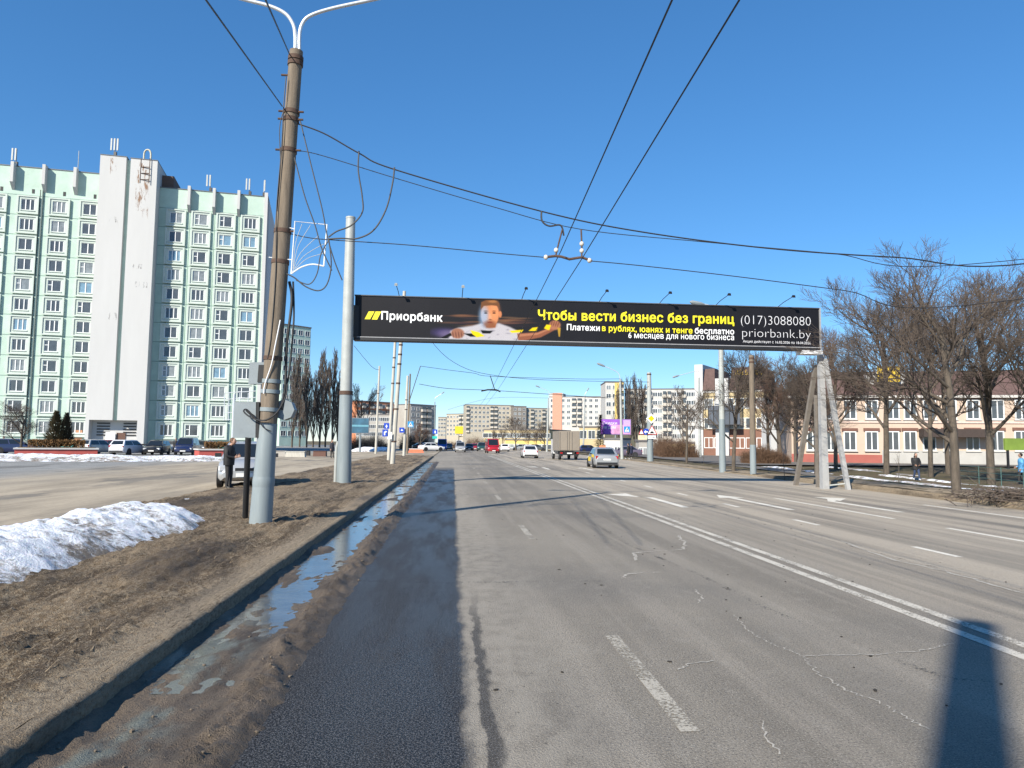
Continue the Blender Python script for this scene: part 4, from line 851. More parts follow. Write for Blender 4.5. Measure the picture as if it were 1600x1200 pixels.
sg = thing('roof_sign', 'small yellow roof lettering on the brown mansard of the cream house', 'sign', (0, 0, 0)); sg.location = t.matrix_basis @ Vector((Ln*.42, -.6, zt+3.0)) if False else (t.location+d*(Ln*.42)+Vector((d.y, -d.x, 0))*.75+Vector((0, 0, zt+2.6))); sg.rotation_euler.z = t.rotation_euler.z
sgy = mat('sign_yellow', (.75, .5, .03), .5)
random.seed(5)
for k in range(9):
    b = MB(); x = k*.52; b.bx(x, x+.1, 0, .1, 0, .85); b.bx(x+.1, x+.38, 0, .1, (.0, .38, .75, .0)[k % 4], (.1, .48, .85, .1)[k % 4])
    if k % 3: b.bx(x+.28, x+.38, 0, .1, .1, .75 if k % 2 else .38)
    if k != 5: b.build('letter', sgy, sg)
MB().bx(-.1, 4.8, .12, .2, .3, .42).build('rail', trim, sg)
q = PD(1208, 700, 108); t = thing('shop_portal', 'white gateway with blue and white poster beside the cream house', 'gateway', (q.x, q.y, -.1)); MB().bx(-1.2, 1.6, 0, .3, 2.6, 3.2).build('lintel', whiter, t); MB().bx(-1.2, -.8, 0, .3, 0, 2.6).build('pier', whiter, t); MB().bx(1.2, 1.6, 0, .3, 0, 2.6).build('pier', whiter, t); MB().bx(-.8, 1.2, .1, .2, 0, 2.6).build('poster', mat('poster_blue', (.02, .05, .2), .5, .5, 1), t); MB().bx(-.6, .2, .06, .1, .5, 1.5).build('poster_patch', whitem, t)
q = PD(1227, 700, 100); t = thing('small_shop', 'small shop front with bright green sign between trees', 'shop front', (q.x, q.y, -.2)); MB().bx(-2, 2, 0, 3, 0, 6.5).build('wall', whiter, t); MB().bx(-.6, 1.9, -.25, -.01, 2.7, 3.7).build('green_sign', mat('green_sign', (.06, .5, .05), .5, .1, 3), t); MB().bx(-.6, 1.8, -.05, -.005, .3, 2.6).build('glazing', glassb, t)
# ---- pink two-storey house
pa, pc = PD(1237, 700, 76), PD(1640, 704, 71); d = Vector((pc.x-pa.x, pc.y-pa.y, 0)); PL = d.length; d.normalize()
ph = thing('pink_house', 'pink two-storey house with red plinth and brown roof behind the trees', 'house', (pa.x, pa.y, -.25)); ph.rotation_euler.z = math.atan2(d.y, d.x)
def pu(px, py):
    r = ray(px, py); n = Vector((d.y, -d.x, 0)); t = (pa-CAM).dot(n)/r.dot(n); q = CAM+r*t-pa; return q.dot(d), q.z+pa.z+.25
uW = pu(1378, 700)[0]; eave = pu(1400, 622)[1]; rt = pu(1400, 577)[1]; zw = pu(1378, 703)[1]; mid = pu(1300, 659)[1]
MB().bx(0, PL, 0, 11, 0, eave).build('wall', pinkr, ph); MB().bx(-.03, uW, -.06, 0, .01, 1.15).build('plinth', mat('red_plinth', (.33, .1, .08), .85, .1, 1), ph); MB().bx(uW, PL, -.09, 0, .01, zw).build('plinth', mat('pale_plinth', (.4, .39, .37), .9, .12, .7), ph)
MB().bx(-.05, PL, -.1, 0, mid-.1, mid+.12).build('string_course', mat('pink_pale', (.6, .46, .4), .9), ph); MB().bx(-.3, PL+.3, -.4, 11.3, eave, eave+.25).build('cornice', whp, ph)
MB().hexa([(-.2, -.3, eave+.25), (PL, -.3, eave+.25), (PL, 11, eave+.25), (-.2, 11, eave+.25), (2.2, 2.3, rt), (PL-1, 2.3, rt), (PL-1, 8.6, rt), (2.2, 8.6, rt)]).build('roof', brroof, ph)
wpk = winmesh(1.0, 1.75, glassd); head = MB().bx(-.75, .75, -.14, 0, 1.0, 1.3).mesh('window_head', mat('head_brown', (.16, .08, .06), .9)); sill = MB().bx(-.7, .7, -.2, 0, -1.08, -.97).mesh('sill', whp)
for yy in (689, 640):
    for px in (1270, 1298, 1328, 1362, 1395, 1422, 1452, 1484, 1520, 1558, 1596):
        u, z = pu(px, yy)
        if yy == 640 and px < 1290: continue
        o = link('window', wpk, ph, (u, 0, z)); link('window_head', head, o); link('sill', sill, o)
for px in (1370, 1405): 
    u, z = pu(px, 590); o = MB().bx(u-.8, u+.8, .9, 3, z-1.2, z+.6).build('dormer', whiter, ph); 
u, z = pu(1385, 584); sgn = thing('roof_sign', 'yellow roof sign above the pink house among the branches', 'sign', pa+d*u+Vector((d.y, -d.x, 0))*.2+Vector((0, 0, z-1.2-.25-pa.z+pa.z))); sgn.location.z = z-1.4; sgn.rotation_euler.z = ph.rotation_euler.z
MB().bx(-.9, 1.2, 0, .15, .3, 1.9).build('board', sgy, sgn); MB().bx(-.6, -.5, .05, .12, -.6, .3).build('leg', trim, sgn); MB().bx(.8, .9, .05, .12, -.6, .3).build('leg', trim, sgn)
u, z = pu(1470, 680); MB().bx(u-2, u+4.2, -1.6, 0, z-.2, z+.6).build('canopy', mat('canopy_dark', (.05, .035, .03), .8), ph)
q = PD(1588, 695, 62); t = thing('hoarding', 'lime green hoarding glimpsed behind the right edge trees', 'hoarding', (q.x, q.y, -.2)); MB().bx(-1.0, 2.4, 0, .2, 1.75, 2.75).build('board', mat('lime', (.17, .25, .04), .6, .2, 1), t)
for s in (-.8, 2): MB().bx(s, s+.15, .02, .17, 0, 1.75).build('leg', trim, t)

# ================================================================== vegetation
class Tubes:                                            # fast 3-sided twig collector
    def __init__(s): s.v = []; s.f = []
    def add(s, P, R, n=3):
        i0 = len(s.v); m = len(P)
        for i in range(m):
            t = (P[min(i+1, m-1)]-P[max(i-1, 0)]); t.normalize(); a = t.orthogonal(); a.normalize(); b = t.cross(a)
            for k in range(n): an = 6.2832*k/n; q = P[i]+(a*math.cos(an)+b*math.sin(an))*R[i]; s.v.append((q.x, q.y, q.z))
        for i in range(m-1):
            for k in range(n): q = i0+i*n; s.f.append((q+k, q+(k+1) % n, q+n+(k+1) % n, q+n+k))
    def mesh(s, name, m):
        me = bpy.data.meshes.new(name); me.from_pydata(s.v, [], s.f); me.materials.append(m); me.polygons.foreach_set('use_smooth', [True]*len(s.f)); me.update(); return me
def grow(seed, h, tr, fork=.3, spread=1., levels=4, kids=(6, 6, 6, 5), up=.25, limb=.55, lean=0, wob=.25, twigr_=.008, shrink=.55, top_only=False, mtw=None):
    R = random.Random(seed); tk = Tubes(); cr_ = Tubes()
    def rv(): return Vector((R.gauss(0, 1), R.gauss(0, 1), R.gauss(0, 1)))
    def br(p, d, L, r, lv):
        n = {0: 8, 1: 6, 2: 4}.get(lv, 3); P = [p.copy()]; Rr = [r]; d = d.normalized(); q = p.copy(); D = []
        for i in range(n):
            d = (d+rv()*wob*(.22 if lv == 0 else .55)/math.sqrt(n)+Vector((0, 0, up*(.0 if lv == 0 else .3)/n*3))).normalized(); q = q+d*L/n; P.append(q.copy()); D.append(d.copy())
            Rr.append(max(twigr_*.6, r*(1-(.45 if lv == 0 else .75)*(i+1)/n)))
        (tk if lv <= 1 else cr_).add(P, Rr, 10 if lv == 0 else (6 if lv == 1 else (4 if lv == 2 else 3)))
        if lv >= levels: return
        k = kids[lv] if lv < len(kids) else 3
        for j in range(k):
            t = (fork+(1-fork)*((j+R.random()*.8)/k)) if lv == 0 else (.25+.75*(j+R.random())/k)
            t = min(t, .999); x = t*n; i = int(x); pt = P[i].lerp(P[i+1], x-i); dd = D[i]
            side = rv(); side = side-dd*side.dot(dd)
            if side.length < 1e-3: continue
            side.normalize(); a = spread*(.85 if lv == 0 else .75)*R.uniform(.6, 1.2)
            nd = dd*math.cos(a)+side*math.sin(a)
            if nd.z < -.25: nd.z *= .3
            l2_ = (h*limb*(1.1-.55*t) if lv == 0 else L*shrink*(1.15-.5*t))*R.uniform(.75, 1.2)
            br(pt, nd, l2_, max(twigr_, (Rr[i]*(.62 if lv == 0 else .55))), lv+1)
    br(Vector((0, 0, -.15)), Vector((lean, 0, 1)), h*(.72 if not top_only else .98), tr, 0)
    zs = max(v[2] for v in cr_.v); s = h/zs
    for T in (tk, cr_): T.v = [(x*s, y*s, z*s if z > 0 else z) for x, y, z in T.v]
    return tk.mesh('trunk', bark), cr_.mesh('crown', mtw or twig)
def put_tree(name, label, px, py, ytop, meshes, h0, rz=0, group=None, sxy=1):
    p = hit(px, py); D = depth(p); h_ = (py-ytop)/F*D; s = h_/h0; t = thing(name, label, 'tree', p, rz, group); t.scale = (s*sxy, s*sxy, s)
    link('trunk', meshes[0], t); link('crown', meshes[1], t); return t
GT = 'bare trees along the right verge'
big1 = grow(11, 10, .165, .3, 1.0, 4, (11, 10, 8, 6), .3, .5, twigr_=.0075, shrink=.6); big2 = grow(12, 10, .15, .32, .95, 4, (10, 9, 8, 6), .3, .48, twigr_=.009, shrink=.6); big3 = grow(17, 10, .165, .27, 1.05, 4, (10, 9, 8, 6), .2, .5, twigr_=.009, shrink=.6)
red1 = grow(31, 10, .16, .24, .85, 4, (12, 9, 8, 6), .5, .42, twigr_=.009, mtw=twigr); slim = grow(41, 10, .12, .3, .8, 4, (10, 8, 7, 5), .5, .4, twigr_=.009)
put_tree('bare_tree', 'biggest bare tree on the right verge with thick pale trunk', 1495, 771, 362, big1, 10, .3, GT, 1.16)
put_tree('bare_tree', 'dark trunked bare tree between trestle and pedestrian in black', 1385, 740, 425, big2, 10, 2.1, GT, 1.0)
put_tree('bare_tree', 'bare tree by the fence left of the person in blue', 1549, 757, 395, big3, 10, 4.0, GT, 1.1)
put_tree('bare_tree', 'thin twin of the leaning tree right of the pedestrian in black', 1455, 746, 470, slim, 10, 1.0, GT, 1.1)
put_tree('bare_tree', 'leaning curved tree before the white plinth of the pink house', 1482, 741, 440, big2, 10, 5.2, GT, .9)
put_tree('bare_tree', 'dark bare tree directly behind the trestle', 1276, 742, 548, big3, 10, 1.3, GT, 1.25)
put_tree('bare_tree', 'reddish bare tree right of the trestle', 1306, 734, 503, red1, 10, .2, GT, .9)
put_tree('bare_tree', 'left of two leaning dark trees before the cream house', 1201, 722, 566, slim, 10, 3.3, GT, 1.3)
put_tree('bare_tree', 'right of two leaning dark trees before the green shop sign', 1219, 723, 548, red1, 10, 2.3, GT, 1.3)
put_tree('bare_tree', 'wide bare tree behind the tall pale lamp pole', 1146, 736, 530, big2, 10, 3.6, GT, 1.05)
put_tree('bare_tree', 'slender bare tree with pale foot right of the thick steel pole', 1073, 724, 598, slim, 10, .6, GT, 1.25)
put_tree('bare_tree', 'far right bare tree leaning out of the picture', 1612, 762, 420, big1, 10, 2.8, GT, 1.0)
put_tree('bare_tree', 'small bare tree behind the wide one under the banner', 1243, 724, 560, big1, 10, 4.4, GT, 1.0)
put_tree('bare_tree', 'round dark bare tree before the long beige block', 806, 704, 648, big3, 10, .5, None, 1.3)
put_tree('bare_tree', 'reddish bare tree left of the blue van', 657, 704, 660, red1, 10, .9, None, 1.3)
put_tree('bare_tree', 'bare tree left of the box truck lamp pole', 851, 704, 655, big1, 10, .9, None, 1.2)
put_tree('bare_tree', 'bare tree behind the dark blue hoarding', 562, 704, 596, slim, 10, .9, None, 1.1)
put_tree('bare_tree', 'low spreading dark tree before the mint building at the left edge', 32, 712, 626, big3, 10, 2.0, None, 1.6)
for px in (772, 785, 825, 838): put_tree('bare_tree', {772: 'small tan bare tree left of the red van', 785: 'small tan bare tree above the white hatchback', 825: 'small bare tree above the white sedan', 838: 'small bare tree right of the white sedan'}[px], px, 703, 668+px % 7, slim, 10, px, None, 1.2)
pop = [grow(s, 10, .1, .08, .36, 4, (30, 8, 6, 4), 1.0, .34, 0, .2, .0065, .5, True, poplarm) for s in (51, 52)]
for i, (px, yt) in enumerate(((456, 545), (468, 560), (479, 556), (489, 566), (499, 540), (508, 548), (519, 538), (527, 575))):
    put_tree('poplar', 'bare columnar poplar beyond the leaning lamp pole, number %s from the left' % ('first second third fourth fifth sixth seventh eighth'.split()[i]), px, 699.2-.4*(i % 2), yt, pop[i % 2], 10, i*1.3, 'row of bare poplars', 1.15)
for i, (px, yt) in enumerate(((966, 588), (984, 586), (994, 580), (1004, 588))):
    put_tree('poplar', 'bare poplar behind the violet hoarding, %s from the left' % 'first second third fourth'.split()[i], px, 706, yt, pop[i % 2], 10, i*1.9, 'bare poplars behind the violet hoarding', 1.2)
sap = grow(61, 3, .025, .4, .7, 2, (5, 4), .5, .3, twigr_=.006)
put_tree('sapling', 'thin crooked sapling left of the trestle', 1226, 745, 692, sap, 3, 0); put_tree('sapling', 'thin sapling left of the pedestrian in black', 1404, 756, 700, sap, 3, 2)
put_tree('sapling', 'gnarled stump-like sapling beside the slim lamp pole', 1099, 728, 700, sap, 3, 2)
# hedges and bushes of bare stems
def bush(name, label, p, w, dpt, hh, n, m, seed):
    R = random.Random(seed); T = Tubes(); t = thing(name, label, 'bush', p)
    for i in range(n):
        x, y = R.uniform(-w/2, w/2), R.uniform(-dpt/2, dpt/2); b0 = Vector((x, y, -.05)); k = hh*R.uniform(.35, 1)*(1-.5*abs(2*x/w)**3)*(.75+.45*N(x*1.1, y*.6, seed))
        d1 = Vector((R.gauss(0, .22), R.gauss(0, .22), 1)); P = [b0, b0+d1*k*.5, b0+d1*k*.5+Vector((R.gauss(0, .2), R.gauss(0, .2), .5))*k]
        T.add(P, [.012, .009, .005]); 
        for j in range(3): a = P[1].lerp(P[2], R.random()*.8); T.add([a, a+Vector((R.gauss(0, .3), R.gauss(0, .3), .3))*k*.5], [.006, .004])
    link('stems', T.mesh('stems', m), t); return t
hedm = mat('hedge_twig', (.13, .075, .045), .95, .3, 3)
for l, px, py, wpx, top_, n, s in (('dense brown hedge behind the brown concrete pole', 1196, 726, 66, 688, 2600, 1), ('brown hedge behind the slender bare tree', 1060, 716, 60, 672, 1500, 2), ('brown bushes behind the thick steel pole', 1034, 714, 26, 668, 900, 3)):
    p = hit(px, py); D = depth(p); bush('hedge', l, p, wpx/F*D, 2.4, (py-top_)/F*D, n, hedm, s)
for l, px, py, wpx, top_, n, s in (('brown thicket left of the road behind the pale poles', 575, 703, 60, 672, 1500, 4), ('bare bushes between the pale poles and the blue van', 648, 702, 46, 668, 1400, 5), ('bushes left of the long beige block', 706, 700, 30, 684, 700, 7), ('tan bushes at the foot of the long beige block', 745, 700, 36, 676, 900, 6)):
    p = hit(px, py); D = depth(p); bush('thicket', l, p, wpx/F*D, 6, (py-top_)/F*D, n, hedm, s)
# conifers and clipped hedge
def conifer(name, label, p, h_, r, seed, m, n=2600, droop=0):
    R = random.Random(seed); t = thing(name, label, 'tree', p); MB().tube([(0, 0, -.1), (0, 0, h_*.95)], [.07, .015], 6).build('trunk', bark, t); v = []; f = []
    for i in range(n):
        z = h_*(.03+.97*R.random()**1.25); k = 1-z/h_; rr = r*(min(1, (k*1.6)**.75) if not droop else k*(.75+.25*math.sin(z*9)))*R.uniform(.6, 1.05)*(1+.15*math.sin(z*5+seed)); a = R.uniform(0, 6.283)
        c = Vector((rr*math.cos(a), rr*math.sin(a), z)); o = Vector((math.cos(a), math.sin(a), .9-1.5*droop)).normalized(); s_ = Vector((-o.y, o.x, 0)); L = R.uniform(.12, .3)*h_/3
        i0 = len(v); v += [tuple(c-s_*L*.25), tuple(c+s_*L*.25), tuple(c+o*L+Vector((0, 0, .05)))]; f.append((i0, i0+1, i0+2))
    me = bpy.data.meshes.new('crown'); me.from_pydata(v, [], f); me.materials.append(m); link('crown', me, t); return t
thj = mat('thuja', (.055, .042, .016), .9, .45, 3); spr = mat('spruce', (.03, .035, .022), .9, .4, 3)
pq = G(82, 703, .6); 
# red planters with clipped hedge
def planter(label, px0, px1, py, dpt, hedge_px):
    a = G(px0, py, .09); c = G(px1, py, .09); d_ = Vector((c.x-a.x, c.y-a.y, 0)); Ln = d_.length; t = thing('planter', label, 'planter', a); t.rotation_euler.z = math.atan2(d_.y, d_.x)
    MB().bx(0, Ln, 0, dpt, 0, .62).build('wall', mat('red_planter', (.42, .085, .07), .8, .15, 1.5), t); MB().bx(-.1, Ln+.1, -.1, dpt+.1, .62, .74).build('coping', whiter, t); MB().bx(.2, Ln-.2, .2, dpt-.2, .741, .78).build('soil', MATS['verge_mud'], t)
    return t, a, d_.normalized(), Ln
t, a, d_, Ln = planter('red walled planter with two dark thujas and a clipped brown hedge', 22, 152, 713.5, 4.5, 0)
def hedge_box(label, o, d_, u0_, u1_, y0, w, h_, seed):
    R = random.Random(seed); v = []; f = []; nn = Vector((-d_.y, d_.x, 0))
    for i in range(2600):
        u = R.uniform(u0_, u1_); y = R.uniform(0, w); z = h_*R.random()**.6; c = o+d_*u+nn*(y0+y)+Vector((0, 0, z)); e = Vector((R.gauss(0, 1), R.gauss(0, 1), R.gauss(0, 1))).normalized()*.16; g_ = Vector((R.gauss(0, 1), R.gauss(0, 1), R.gauss(0, 1))).normalized()*.08
        k = len(v); v += [tuple(c-e), tuple(c+e), tuple(c+g_)]; f.append((k, k+1, k+2))
    me = bpy.data.meshes.new('clipped_hedge'); me.from_pydata(v, [], f); me.materials.append(mat('hedge_leaf', (.16, .085, .03), .9, .4, 3)); return tag(link('clipped_hedge', me), label, 'hedge')
hedge_box('clipped brown hedge inside the left red planter', a+Vector((0, 0, .78)), d_, .9, Ln-1.0, .9, 1.2, .65, 1)
nn = Vector((-d_.y, d_.x, 0))
conifer('thuja', 'taller brownish thuja in the left red planter', a+d_*(Ln*.46)+nn*1.9+Vector((0, 0, .78)), 3.1, .75, 3, thj); conifer('thuja', 'shorter dark thuja in the left red planter', a+d_*(Ln*.59)+nn*2.0+Vector((0, 0, .78)), 2.95, .55, 4, mat('thuja_dark', (.028, .024, .012), .9, .4, 3))
t, a, d_, Ln = planter('red walled planter behind the silver car', 311, 415, 714, 3.5, 0); hedge_box('clipped brown hedge inside the red planter behind the silver car', a+Vector((0, 0, .78)), d_, .6, Ln-.6, .6, 1.2, .6, 2)
conifer('spruce', 'dark spruce left of the violet hoarding', hit(938, 708), (708-648)/F*depth(hit(938, 708)), 1.6, 5, spr, 2600, .6)

# ================================================================== vehicles
def wheel_mesh(r, w):
    b = MB(); n = 16
    prof = [(r*.62, w/2-.02), (r*.7, w/2), (r*.95, w/2), (r, w/2-.04), (r, -w/2+.04), (r*.95, -w/2), (r*.62, -w/2)]
    i0 = 0
    for rr, y in prof:
        for k in range(n): an = 2*math.pi*k/n; b.v.append((rr*math.cos(an), y, rr*math.sin(an)))
    for j in range(len(prof)-1):
        for k in range(n): b.f.append((j*n+k, j*n+(k+1) % n, (j+1)*n+(k+1) % n, (j+1)*n+k)); b.mi.append(0)
    ty = b.mesh('tyre', tyre, True)
    c = MB(); c.tube([(0, w/2-.035, 0), (0, -w/2+.035, 0)], r*.64, 16); 
    for k in range(5): an = 2*math.pi*k/5; c.box((r*.36*math.cos(an), w/2-.03, r*.36*math.sin(an)), (r*.5, .02, r*.14), 0, 1, 0, -an); c.box((r*.36*math.cos(an), -w/2+.03, r*.36*math.sin(an)), (r*.5, .02, r*.14), 0, 1, 0, -an)
    return ty, c.mesh('rim', rimm)
WM = {}
def wheel(par, x, y, r, w=.2):
    k = (r, w)
    if k not in WM: WM[k] = wheel_mesh(r, w)
    o = link('wheel', WM[k][0], par, (x, y, r)); link('rim', WM[k][1], o); return o
STY = {  # body stations (x/L, half-width factor, z low, z top); cabin: belt x0 x1, roof x0 x1 ; belt z, roof z
 'sedan': dict(L=4.5, W=1.76, st=[(-.5, .82, .4, .7), (-.485, .93, .26, .9), (-.4, 1, .2, .98), (-.28, 1, .18, .97), (.0, 1, .18, .94), (.18, 1, .18, .93), (.36, .99, .2, .84), (.46, .93, .24, .7), (.495, .8, .34, .55)], cab=(-.42, .24, -.24, .07), belt=.93, roof=1.45, r=.31),
 'hatch': dict(L=4.1, W=1.74, st=[(-.5, .86, .38, .75), (-.48, .95, .26, .98), (-.4, 1, .2, 1.0), (-.2, 1, .18, .98), (.1, 1, .18, .95), (.22, 1, .18, .93), (.38, .98, .2, .84), (.47, .92, .24, .68), (.5, .78, .34, .54)], cab=(-.485, .27, -.4, .08), belt=.95, roof=1.5, r=.31),
 'suv': dict(L=4.5, W=1.84, st=[(-.5, .88, .45, .8), (-.485, .97, .32, 1.1), (-.4, 1, .26, 1.12), (0, 1, .24, 1.08), (.2, 1, .24, 1.06), (.38, .98, .26, .98), (.47, .93, .32, .8), (.5, .82, .4, .66)], cab=(-.485, .26, -.42, .08), belt=1.07, roof=1.72, r=.35),
 'van': dict(L=5.2, W=1.98, st=[(-.5, .92, .45, 1.2), (-.49, .99, .32, 1.22), (-.2, 1, .28, 1.22), (.2, 1, .28, 1.2), (.32, 1, .28, 1.18), (.42, .97, .3, 1.08), (.48, .93, .34, .86), (.5, .84, .42, .7)], cab=(-.495, .4, -.485, .22), belt=1.2, roof=2.35, r=.34),
 'mini': dict(L=4.5, W=1.8, st=[(-.5, .9, .42, 1.0), (-.485, .97, .3, 1.05), (-.3, 1, .24, 1.05), (.2, 1, .24, 1.04), (.34, .99, .24, 1.0), (.43, .95, .27, .88), (.485, .88, .33, .7), (.5, .8, .4, .6)], cab=(-.49, .36, -.45, .15), belt=1.04, roof=1.8, r=.32)}
def car(label, px, py, heading, style, pm_, group=None, detail=1, name='car', loc=None, extra=None):
    S = STY[style]; L, Wd = S['L'], S['W']; p = loc or hit(px, py); t = thing(name, label, {'van': 'van', 'mini': 'minivan'}.get(style, 'car'), p, heading, group)
    b = MB(); rings = []
    for x, w, z0, z1 in S['st']:
        w *= Wd/2; rings.append([(x*L, y, z) for y, z in ((-w*.9, z0), (-w*.99, z0+.1), (-w, z0+(z1-z0)*.5), (-w*.97, z1-.07), (-w*.86, z1), (0, z1+.025), (w*.86, z1), (w*.97, z1-.07), (w, z0+(z1-z0)*.5), (w*.99, z0+.1), (w*.9, z0))])
    n = 11
    for r_ in rings: b.v += r_
    for i in range(len(rings)-1):
        for k in range(n): b.f.append((i*n+k, i*n+(k+1) % n, (i+1)*n+(k+1) % n, (i+1)*n+k)); b.mi.append(0)
    b.f.append(tuple(range(n))); b.f.append(tuple(range((len(rings)-1)*n, len(rings)*n))[::-1]); b.mi += [0, 0]
    body = b.build('body', pm_, t, True)
    c0, c1, r0_, r1_ = [q*L for q in S['cab']]; zb, zr = S['belt']-.03, S['roof']; wb, wr = Wd/2*.93, Wd/2*.74
    if style == 'van': wr = Wd/2*.88
    B4 = [Vector(q) for q in ((c0, -wb, zb), (c1, -wb, zb), (c1, wb, zb), (c0, wb, zb))]; zt = zr-.06
    T4 = [Vector(q) for q in ((r0_, -wr, zt), (r1_, -wr, zt), (r1_, wr, zt), (r0_, wr, zt))]
    U4 = [Vector(q) for q in ((r0_+.14, -wr*.84, zr), (r1_-.16, -wr*.84, zr), (r1_-.16, wr*.84, zr), (r0_+.14, wr*.84, zr))]
    MB().hexa(B4+T4).hexa([q-Vector((0, 0, .001)) for q in T4]+U4).build('cabin', pm_, t, True)
    def panew(name_, i, j, u0_=.07, u1_=.93, v0=.1, v1=.93):
        A, Bq, Cq, Dq = B4[i], B4[j], T4[j], T4[i]; f = lambda u, v: A.lerp(Bq, u).lerp(Dq.lerp(Cq, u), v)
        n_ = (Bq-A).cross(Dq-A).normalized()*.012; MB().quad([f(u0_, v0)+n_, f(u1_, v0)+n_, f(u1_, v1)+n_, f(u0_, v1)+n_]).build(name_, carglass, t)
    panew('windscreen', 1, 2); panew('rear_window', 3, 0, .1, .9, .2 if style != 'van' else .45, .9)
    vs = ((.06, .48), (.52, .94)) if style != 'van' else ((.72, .97),)
    for u0_, u1_ in vs: panew('side_window', 0, 1, u0_, u1_, .1 if style != 'van' else .3, .88 if style != 'van' else .8); panew('side_window', 2, 3, 1-u1_, 1-u0_, .1 if style != 'van' else .3, .88 if style != 'van' else .8)
    r_ = S['r']; xf, xb = L*.31, -L*.3
    for x in (xf, xb):
        for s in (-1, 1): MB().tube([(x, s*(Wd/2-.16), r_+.02), (x, s*(Wd/2+.004), r_+.02)], r_*1.16, 16).build('wheel_arch', trim, t, True); wheel(t, x, s*(Wd/2-.085), r_)
    zf = S['st'][-2][3]; zk_ = S['st'][1][3]
    for s in (-1, 1):
        MB().box((L*.468, s*Wd*.37, zf-.05), (.16, .3, .14), -s*.35).build('headlight', lampw, t); MB().box((-L*.482, s*Wd*.39, zk_-.13), (.12, .2, .2), s*.3).build('taillight', lampr, t)
        MB().box((c1-.25, s*(Wd/2+.04), zb+.12), (.1, .2, .13)).build('mirror', trim, t)
        if detail > 1: MB().box((0.05, s*(Wd/2+.0), .78), (.18, .03, .03)).build('door_handle', trim, t)
    MB().box((L*.488, 0, .45), (.08, Wd*.74, .1)).build('front_grille', trim, t); MB().box((L*.497, 0, .6 if style != 'sedan' else .56), (.05, Wd*.34, .09)).build('front_grille', trim, t)
    MB().box((L*.51, 0, .42), (.03, .52, .115)).build('number_plate', platem, t); MB().box((-L*.503, 0, .62 if style != 'hatch' else .55), (.03, .52, .115)).build('number_plate', platem, t)
    MB().box((-L*.492, 0, .36), (.1, Wd*.8, .14)).build('rear_bumper', trim, t)
    if extra: extra(t, L, Wd, zb, zr)
    return t
PI = math.pi
UPY = PI/2   # nose pointing away along the road
silver = paint('silver', (.42, .43, .44), .3); white = paint('white', (.72, .72, .72)); black = paint('black', (.012, .012, .014)); navy = paint('navy', (.012, .02, .07)); dgrey = paint('dark_grey', (.08, .085, .09)); redp = paint('red', (.35, .012, .02)); bluep = paint('blue', (.02, .09, .4)); lgrey = paint('light_grey', (.3, .31, .32), .2); wine = paint('wine', (.12, .02, .03)); green = paint('bottle_green', (.02, .06, .05))
car('silver car parked on the plaza behind the leaning lamp pole', 386, 757, -UPY+.22, 'hatch', silver, None, 2)
GP = 'cars parked before the mint building'
car('dark blue car behind the left planter at the picture edge', 26, 709, .25, 'hatch', navy, GP); car('grey hatchback right of the left planter, rear to the camera', 150, 709, UPY-.25, 'hatch', lgrey, GP)
car('silver white hatchback before the tower portal', 201, 710.5, UPY-.2, 'hatch', paint('pearl', (.55, .56, .6), .1), GP); car('black car facing the camera right of the silver white hatchback', 245, 710.5, -UPY+.1, 'hatch', black, GP)
car('dark blue minivan right of the black parked car', 292, 710.5, -UPY+.15, 'mini', navy, GP); car('wine red car half hidden behind the silver white hatchback', 174, 706.5, .3, 'sedan', wine, GP)
car('dark car between blue minivan and right planter', 317, 707, -UPY, 'hatch', dgrey, GP); car('pale car half hidden behind the black parked car', 267, 706.5, -UPY, 'sedan', silver, GP)
GM = 'cars moving on the road'
car('white sedan driving away left of the box truck', 827, 715.5, UPY-.03, 'sedan', white, GM, 2)
def taxi(t, L, Wd, zb, zr):
    MB().box((-.1, 0, zr+.07), (.18, .5, .13), 0, .8).build('roof_sign', mat('taxi_sign', (.6, .2, .08), .5), t)
    for s in (-1, 1): MB().box((-L*.28, s*(Wd/2+.002), .86), (L*.2, .02, .2)).build('yellow_patch', mat('taxi_yellow', (.7, .5, .02), .4), t); MB().box((L*.1, s*(Wd/2+.002), .62), (L*.24, .02, .32)).build('yellow_patch', mat('taxi_yellow', 0), t)
car('silver taxi with yellow patches driving away on the right', 941, 730.5, UPY-.05, 'sedan', lgrey, GM, 2, 'taxi', None, taxi)
car('red high-roofed van coming towards the camera', 769, 708, -UPY+.05, 'van', redp, GM, 1, 'delivery_van'); car('pale minivan coming towards the camera at the far left lane', 719, 706.5, -UPY, 'mini', silver, GM)
car('white hatchback driving away right of the red van', 788, 705.5, UPY, 'hatch', white, GM); car('dark off-road car left of the red van', 752.5, 705, -UPY, 'suv', green, GM); car('small red car left of the dark off-road car', 742, 703.5, -UPY, 'hatch', redp, GM)
car('dark car beside the pale minivan', 733, 704, -UPY, 'sedan', black, GM); car('blue van at the far left end of the road', 691, 704, -UPY, 'van', bluep, GM, 1, 'delivery_van'); car('dark car before the far blue van', 701, 703.5, UPY, 'sedan', dgrey, GM)
car('white van far behind the pale minivan', 717, 700, -UPY, 'van', white, GM, 1, 'delivery_van'); car('dark car crossing behind the white sedan', 838, 704.5, 0, 'sedan', dgrey, GM); car('pale car crossing left of the white sedan', 813, 704, PI, 'sedan', lgrey, GM); car('white car at the far left kerb', 674, 704.5, .4, 'sedan', white, GM)
car('dark car on the side road left of the blue van', 662, 703, .2, 'sedan', black, GM)
GC = 'cars in the right car park'
